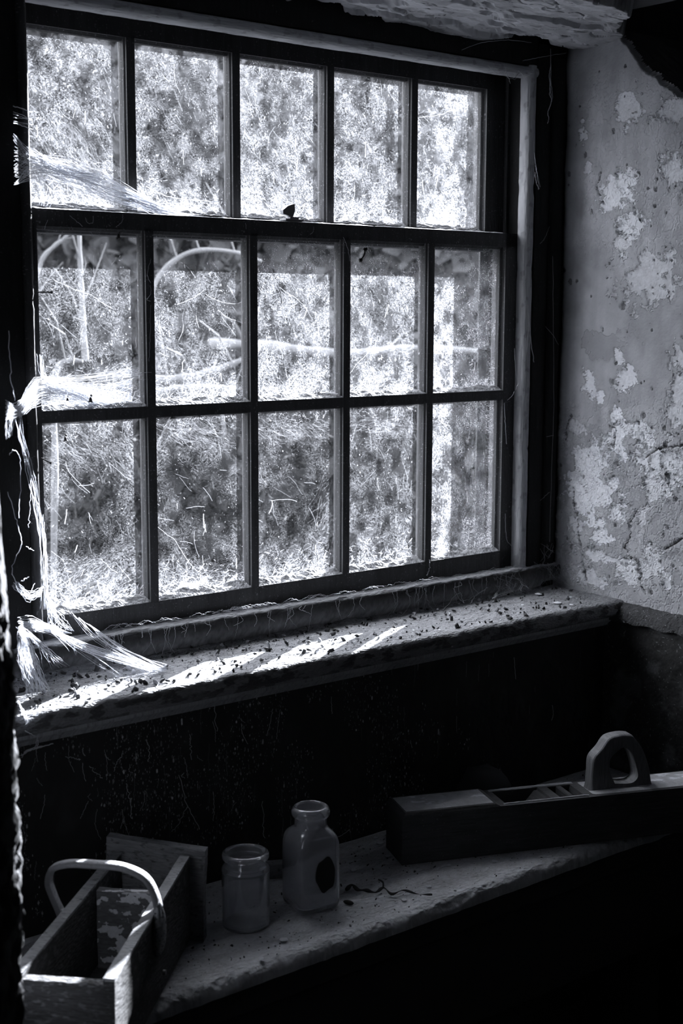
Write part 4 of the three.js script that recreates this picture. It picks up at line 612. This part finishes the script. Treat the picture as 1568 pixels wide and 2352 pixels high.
web('bright cobweb strands fanning from the sash corner down to the sill', (o) => {
  const hub = [[98, 1432, 0.05], [112, 1446, 0.05]];
  fan(o, [[[40, 1418, 0.2], [42, 1450, 0.2]], hub, [[190, 1490, 0.06], [200, 1480, 0.05]], [[360, 1547, 0, -0.077], [385, 1538, 0, -0.077]]], 60, { spread: 0.3, seg: 12 });
  fan(o, [[[40, 1425, 0.2], [60, 1452, 0.16]], [[90, 1430, 0.07], [110, 1448, 0.05]], [[120, 1440, 0.04], [165, 1455, 0.03]]], 140, { spread: 0.4 });
  fan(o, [hub, [[190, 1500, 0.07], [196, 1494, 0.07]], [[270, 1558, 0, -0.077], [284, 1552, 0, -0.077]]], 14, { spread: 0.2 });
  fan(o, [hub, [[150, 1475, 0.08], [158, 1470, 0.08]], [[160, 1500, 0, -0.074], [182, 1520, 0, -0.076]]], 16, { spread: 0.3 });
  fan(o, [[[155, 1400, 0.01], [235, 1455, 0.031]], [[210, 1460, 0.04], [300, 1495, 0.05]], [[330, 1545, 0, -0.077], [400, 1532, 0, -0.077]]], 54, { spread: 0.3 });
  fan(o, [[[220, 1500, 0.05], [240, 1497, 0.05]], [[290, 1515, 0.07], [310, 1510, 0.07]], [[340, 1543, 0, -0.077], [382, 1540, 0, -0.077]]], 40, { spread: 0.3 });
  fan(o, [[[112, 1370, 0.02], [120, 1400, 0.02]], [[112, 1415, 0.035], [150, 1425, 0.02]], [[108, 1440, 0.05], [170, 1450, 0.03]]], 70, { spread: 0.4, jit: 0.003 });
});
web('dusty web skirt between the post and the end of the sill', (o) => {
  fan(o, [[[40, 1445, 0.2], [62, 1452, 0.16]], [[46, 1520, 0.2], [85, 1520, 0.14]], [[60, 1605, 0, -0.076], [115, 1588, 0, -0.076]]], 150, { spread: 0.35, jit: 0.004, trim: 0.4 });
  fan(o, [[[36, 1440, 0.22], [50, 1440, 0.2]], [[70, 1470, 0.17], [100, 1480, 0.14]], [[100, 1540, 0, -0.07], [160, 1530, 0, -0.07]]], 46, { spread: 0.4, jit: 0.003, trim: 0.6 });
  fan(o, [[[42, 1610, 0.2], [46, 1640, 0.2]], [[60, 1650, 0.2], [66, 1640, 0.195]], [[50, 1680, 0.18], [90, 1640, 0.196]]], 26, { spread: 0.4, jit: 0.003 });
});
web('short web strands between the post and the underside of the sill', (o) => lines(o, [[[48, 1735, 0.2], [75, 1722, 0.18], [122, 1708, 0.165]], [[55, 1728, 0.2], [82, 1712, 0.18], [85, 1690, 0.18]], [[58, 1678, 0.2], [84, 1694, 0.185]], [[50, 1740, 0.2], [60, 1725, 0.19], [105, 1712, 0.17]], [[85, 1720, 0.175], [88, 1700, 0.18]]], 0.0008));
web('knotted grey thread hanging from the soffit in the right window corner', (o) => { lines(o, [[[1264, 112, 0.03], [1264, 180, 0.035], [1262, 215, 0.035], [1266, 232, 0.034], [1258, 258, 0.035], [1260, 272, 0.035], [1257, 284, 0.034]], [[1264, 180, 0.035], [1268, 225, 0.034], [1261, 250, 0.035]], [[1264, 150, 0.035], [1261, 175, 0.036], [1267, 232, 0.034]]], 0.0007); }, M.webGrey);
web('grey thread with a tuft beside the right staff bead', (o) => { lines(o, [[[1226, 350, 0.028], [1232, 390, 0.028], [1240, 430, 0.028]], [[1229, 380, 0.028], [1235, 415, 0.028], [1236, 436, 0.028]], [[1228, 395, 0.028], [1233, 425, 0.028], [1239, 434, 0.028]]], 0.0006); }, M.webGrey);
web('drooping web under the head of the frame in the right corner', (o) => { lines(o, [[[1120, 150, 0.022], [1140, 168, 0.024], [1160, 165, 0.024]], [[1160, 155, 0.024], [1168, 180, 0.026], [1184, 176, 0.026], [1192, 166, 0.024]], [[1168, 178, 0.026], [1172, 192, 0.026]], [[1190, 162, 0.024], [1200, 172, 0.026], [1206, 186, 0.024]], [[1060, 115, 0.03], [1110, 98, 0.04], [1170, 92, 0.05], [1220, 98, 0.05]], [[1200, 140, 0.03], [1250, 130, 0.04], [1300, 122, 0.05]]], 0.0005); fan(o, [[[1120, 150, 0.022], [1190, 162, 0.023]], [[1135, 165, 0.025], [1185, 176, 0.026]], [[1160, 168, 0.025], [1192, 168, 0.025]]], 16, { spread: 0.4, jit: 0.003 }); }, M.webGrey);
hairs('long grey thread running down the right window lining', (o) => { lines(o, [[[1268, 545, 0.024], [1270, 700, 0.03], [1271, 950, 0.03], [1265, 1120, 0.03], [1262, 1245, 0.028]], [[1271, 1000, 0.03], [1255, 1003, 0.026]], [[1270, 770, 0.03], [1283, 793, 0.03]], [[1252, 750, 0.024], [1270, 770, 0.03]], [[1262, 1130, 0.03], [1240, 1150, 0.024]], [[1240, 1260, 0.028], [1250, 1280, 0.03], [1245, 1300, 0.03]], [[1262, 520, 0.024], [1250, 548, 0.024], [1240, 560, 0.02]]], 0.0003); }, M.webGrey);
hairs('pale web dribble down the worn staff bead on the right', (o) => { lines(o, [[[1212, 700, 0.024], [1217, 760, 0.026], [1221, 800, 0.026], [1226, 832, 0.026]], [[1213, 740, 0.024], [1211, 790, 0.025], [1205, 830, 0.024]], [[1190, 880, 0.022], [1178, 905, 0.012], [1165, 920, 0.006]], [[1158, 925, 0.004], [1160, 970, 0.004], [1163, 1020, 0.004]], [[1181, 800, 0.01], [1184, 850, 0.01], [1188, 880, 0.012]], [[1160, 1180, 0.004], [1164, 1240, 0.004], [1175, 1255, 0.006]]], 0.0006); }, M.webGrey);
web('tangle of grey web along the foot of the sash in the right corner', (o) => {
  lines(o, [[[975, 1350, 0.031], [980, 1375, 0.031], [990, 1398, 0.034], [1005, 1405, 0.04]], [[1040, 1350, 0.031], [1060, 1380, 0.04], [1095, 1365, 0.036], [1120, 1350, 0.033]], [[1095, 1365, 0.036], [1080, 1385, 0.05]], [[1160, 1340, 0.03], [1175, 1355, 0.035], [1185, 1340, 0.03]], [[1018, 1400, 0.05], [1055, 1362, 0.031], [1065, 1385, 0.05]], [[985, 1285, 0.002], [986, 1310, 0.004], [980, 1322, 0.01]]], 0.0007, 0.003);
  fan(o, [[[1130, 1322, 0.03], [1190, 1308, 0.03]], [[1140, 1345, 0.033], [1200, 1335, 0.035]], [[1130, 1375, 0.06], [1215, 1352, 0.06]]], 46, { spread: 0.5, jit: 0.005, trim: 0.5 });
  fan(o, [[[1225, 1290, 0.02], [1290, 1290, 0.03]], [[1235, 1320, 0.03], [1280, 1310, 0.04]], [[1220, 1350, 0, -0.076], [1320, 1345, 0, -0.076]]], 40, { spread: 0.5, jit: 0.006, trim: 0.5 });
  fan(o, [[[1230, 1240, 0.02], [1270, 1245, 0.025]], [[1245, 1258, 0.03], [1265, 1262, 0.035]], [[1240, 1290, 0.03], [1290, 1270, 0.03]]], 14, { spread: 0.5, jit: 0.004 });
}, M.webGrey);
web('ragged grey web hanging below the sub-sill along the back of the sill', (o) => {
  for (let i = 0; i < 60; i++) { const px = 230 + WR() * 950, f = (px - 300) / 880, y0 = 1452 - f * 135, h = 10 + WR() * 55; lines(o, [[[px, y0, 0.032], [px + (WR() - 0.5) * 14, y0 + h * 0.5, 0.034], [px + (WR() - 0.5) * 30, y0 + h, 0.04]]], 0.0003 + WR() * 0.0002, 0.0015); }
  for (let i = 0; i < 70; i++) { const px = 230 + WR() * 950, f = (px - 300) / 880, y0 = 1438 - f * 132; lines(o, [[[px, y0, 0.028], [px + 20, y0 - 6 - WR() * 6, 0.031], [px + 44, y0 - 4, 0.03]]], 0.0003, 0.002); }
}, M.webGrey);
hairs('loose hairs of web hanging over the meeting rail', (o) => { lines(o, [[[110, 505, 0.002], [104, 520, 0.003], [102, 526, 0.003]], [[196, 500, 0.002], [200, 511, 0.003], [213, 512, 0.003], [214, 496, 0.002]], [[282, 492, 0.002], [280, 508, 0.003], [266, 522, 0.003]], [[160, 495, 0.002], [190, 520, 0.003]], [[564, 512, 0.002], [565, 526, 0.002]], [[788, 545, 0.002], [798, 570, 0.002], [803, 600, 0.002]], [[720, 520, 0.002], [719, 532, 0.003], [712, 538, 0.003]]], 0.0004); }, M.webGrey);
hairs('curled hair of web on the first vertical bar of the lower sash', (o) => { lines(o, [[[347, 595, 0.002], [338, 630, 0.003], [346, 650, 0.003]], [[345, 655, 0.002], [346, 675, 0.003], [338, 688, 0.003], [346, 692, 0.003]], [[346, 700, 0.002], [344, 780, 0.003], [342, 830, 0.003]], [[300, 868, 0.0], [330, 856, 0.004], [348, 856, 0.004]]], 0.0004); }, M.webGrey);
web('sooty cobweb threads hanging down the black wall above the tool box', (o) => {
  for (let i = 0; i < 26; i++) { const px = 60 + Math.pow(WR(), 1.4) * 620, py = 1690 + WR() * 240 - px * 0.12, h = 12 + WR() * 60; lines(o, [[[px, py, 0.162], [px + (WR() - 0.5) * 16, py + h * 0.5, 0.165], [px + (WR() - 0.5) * 30, py + h, 0.162]]], 0.00025 + WR() * 0.0003, 0.0015); }
  lines(o, [[[283, 1730, 0.162], [270, 1750, 0.165], [262, 1772, 0.163]], [[203, 1840, 0.162], [185, 1880, 0.165]], [[337, 1700, 0.162], [342, 1720, 0.164], [340, 1750, 0.163]], [[435, 1687, 0.163], [440, 1745, 0.164]], [[410, 1780, 0.163], [430, 1850, 0.166], [458, 1905, 0.163]], [[430, 1850, 0.166], [412, 1890, 0.163], [395, 1910, 0.163]], [[290, 1800, 0.163], [298, 1840, 0.164], [302, 1880, 0.163]], [[488, 1590, 0.163], [498, 1680, 0.164]], [[205, 1760, 0.164], [235, 1788, 0.166]], [[150, 1738, 0.163], [185, 1745, 0.166]], [[603, 1840, 0.163], [605, 1905, 0.164], [608, 1925, 0.163]]], 0.0006, 0.003);
}, M.webGrey);
hairs('faint scattered web threads on the black wall behind the plane', (o) => { lines(o, [[[942, 1700, 0.162], [946, 1718, 0.163]], [[1268, 1620, 0.162], [1270, 1640, 0.163], [1266, 1655, 0.162]], [[770, 1925, 0.162], [790, 1915, 0.165], [802, 1905, 0.163]], [[960, 1525, 0.165], [959, 1540, 0.166]], [[760, 1600, 0.162], [762, 1640, 0.163]], [[1180, 1510, 0.162], [1184, 1560, 0.163]]], 0.0005); }, M.webGrey);

// ================================================================ OUTSIDE
const GROUND = -0.85;
const outAt = (px, dist) => { const d = rayOf(px, 731).setY(0).normalize(); return camera.position.clone().addScaledVector(d, dist).setY(GROUND); };
{
  const soil = surface({ size: [3, 3], albedo: (x, y) => 0.012 + 0.03 * fbm(x / 12, y / 12, 5), height: (x, y) => fbm(x / 6, y / 6, 4), bump: 0.05, roughness: 1 });
  const g = grid(90, 90, (u, v) => { const x = -12 + u * 44, z = OUT - 0.02 - v * 40, d = Math.max(0, -z - 4); return [x, GROUND - 0.02 + 0.05 * d * smooth(0, 3, d) * 0.6 + 0.12 * (fbm(x * 0.8, z * 0.8, 4) - 0.5), z, x, z]; });
  const ground = obj('ground', g, soil); struct(ground, 'rough grassy ground outside the window', 'ground');
  const R = rng(88), leafG = new THREE.PlaneGeometry(1, 1, 2, 2); { const p = leafG.attributes.position; for (let i = 0; i < p.count; i++) { const x = p.getX(i), y = p.getY(i); p.setXYZ(i, x * (1 - Math.abs(y) * 1.5) * 0.75, y, 0.18 * Math.abs(x)); } leafG.computeVertexNormals(); }
  const leafLight = new THREE.MeshPhysicalMaterial({ color: tone(0.10), roughness: 1, transmission: 0.4, thickness: 0, side: THREE.DoubleSide, specularIntensity: 0.2 }), leafM = new THREE.MeshPhysicalMaterial({ color: tone(0.035), roughness: 1, transmission: 0.4, thickness: 0, side: THREE.DoubleSide, specularIntensity: 0.2 }), barkM = new THREE.MeshStandardMaterial({ color: tone(0.09), roughness: 0.95 }), paleM = new THREE.MeshStandardMaterial({ color: tone(0.10), roughness: 0.9 });
  const shrub = (px, dist, rx, h, n, size, label) => {
    const c = outAt(px, dist), t = thing('shrub', label, 'shrub', c.toArray(), R() * 6, 'shrubs outside the window');
    for (let i = 0; i < 5; i++) { const a = i / 5 * 6.28 + R(), e = V(Math.cos(a) * rx * 0.6, h * (0.7 + 0.25 * R()), Math.sin(a) * rx * 0.6); obj('stem', tube(curve([V(Math.cos(a) * 0.05, -0.05, Math.sin(a) * 0.05), V(e.x * 0.35, h * 0.35, e.z * 0.35), e], 8), (s) => 0.028 * (1 - 0.8 * s), 6), barkM, t); }
    const im = new THREE.InstancedMesh(leafG, h > 2 ? leafLight : leafM, n), q = new THREE.Object3D(), col = new THREE.Color();
    for (let i = 0; i < n; i++) {
      let x, y, z; do { x = R() * 2 - 1; y = R() * 2 - 1; z = R() * 2 - 1; } while (x * x + y * y + z * z > 1 || fbm(x * 2.6 + px, y * 2.6 + z * 2.1, 3) < 0.42);
      q.position.set(x * rx, h * 0.52 + y * h * 0.5, z * rx); q.rotation.set(R() * 6, R() * 6, R() * 6); q.scale.setScalar(size * (0.6 + 0.8 * R())); q.updateMatrix(); im.setMatrixAt(i, q.matrix); im.setColorAt(i, col.setScalar(0.35 + 0.65 * R()));
    }
    im.name = 'foliage'; im.userData = { kind: 'stuff' }; im.castShadow = im.receiveShadow = true; t.add(im); return t;
  };
  const tall = 'tall leafy shrub in the hedge behind the window glass', low = 'low bramble bush close outside the window';
  for (const [px, d] of [[-160, 8.2], [360, 8.3], [880, 8.2], [1400, 8.4], [110, 10], [620, 10.2], [1130, 10.1]]) shrub(px, d, d > 9 ? 0.85 : 0.7, (d > 9 ? 3.9 : 2.9) + 0.25 * R(), 7500, 0.12, tall);
  for (let k = 0; k < 16; k++) { const az = -0.62 + k * 0.15; if (az > 0.30 && az < 0.92) continue; const px = 784 + 3200 * Math.tan(az - 0.68), d = k % 2 ? 10.2 : 8.3; shrub(px, d, d > 9 ? 0.85 : 0.7, (d > 9 ? 3.7 : 2.9) + 0.25 * R(), 5200, 0.13, tall); }   // the hedge goes on to both sides
  for (const [px, d] of [[60, 4.9], [330, 5.5], [600, 4.9], [870, 5.5], [1130, 4.9]]) shrub(px, d, 0.40, 0.95 + 0.15 * R(), 1500, 0.075, low);
  // pale sunlit branches between the window and the hedge
  const branch = (label, pts, r, depth) => { const P3 = pts.map(([x, y]) => { const d = rayOf(x, y); return camera.position.clone().addScaledVector(d, depth); }); const t = thing('bare_branch', label, 'branch'); obj('limb', tube(curve(P3, 40), (s) => r * (1 - 0.5 * s) * (1 + 0.12 * Math.sin(s * 31)), 8), paleM, t); for (let i = 0; i < 5; i++) { const s = 0.15 + 0.17 * i, p = new THREE.CatmullRomCurve3(P3).getPoint(s), e = p.clone().add(V((R() - 0.5) * 0.3, 0.05 + R() * 0.22, (R() - 0.5) * 0.2)); obj('twig', tube([p, p.clone().lerp(e, 0.5).add(V(0.01, 0.02, 0)), e], (q) => r * 0.25 * (1 - 0.6 * q), 5), paleM, t); } };
  branch('long pale bough lying level behind the middle panes', [[480, 790], [620, 795], [780, 812], [950, 800], [1120, 808]], 0.022, 5.2);
  branch('pale bent branch rising low behind the second pane', [[330, 872], [420, 868], [490, 850], [556, 826], [600, 800]], 0.014, 4.4);
  branch('pale level branch low behind the second and third panes', [[350, 902], [430, 890], [540, 892], [600, 900]], 0.014, 4.9);
  branch('short pale stick crossing behind the corner pane', [[120, 1900], [126, 1100], [134, 840], [160, 828], [190, 830]], 0.010, 3.7);
  branch('pale thin upright stem behind the corner pane', [[196, 830], [188, 700], [184, 600], [180, 500]], 0.010, 4.2);
  branch('crooked branch arching over the tops of the lower panes', [[352, 1640], [346, 1000], [352, 660], [410, 592], [460, 575], [540, 580], [600, 600]], 0.011, 4.6);
  branch('pale slanting sapling stem at the top of the corner pane', [[60, 1640], [62, 900], [95, 600], [125, 565], [150, 545], [165, 520]], 0.010, 4.6);
}

// ---------------------------------------------------------------- hand over
scene.traverse((o) => { if (o.isMesh) { o.castShadow = true; o.receiveShadow = true; } });
renderer.render(scene, camera);
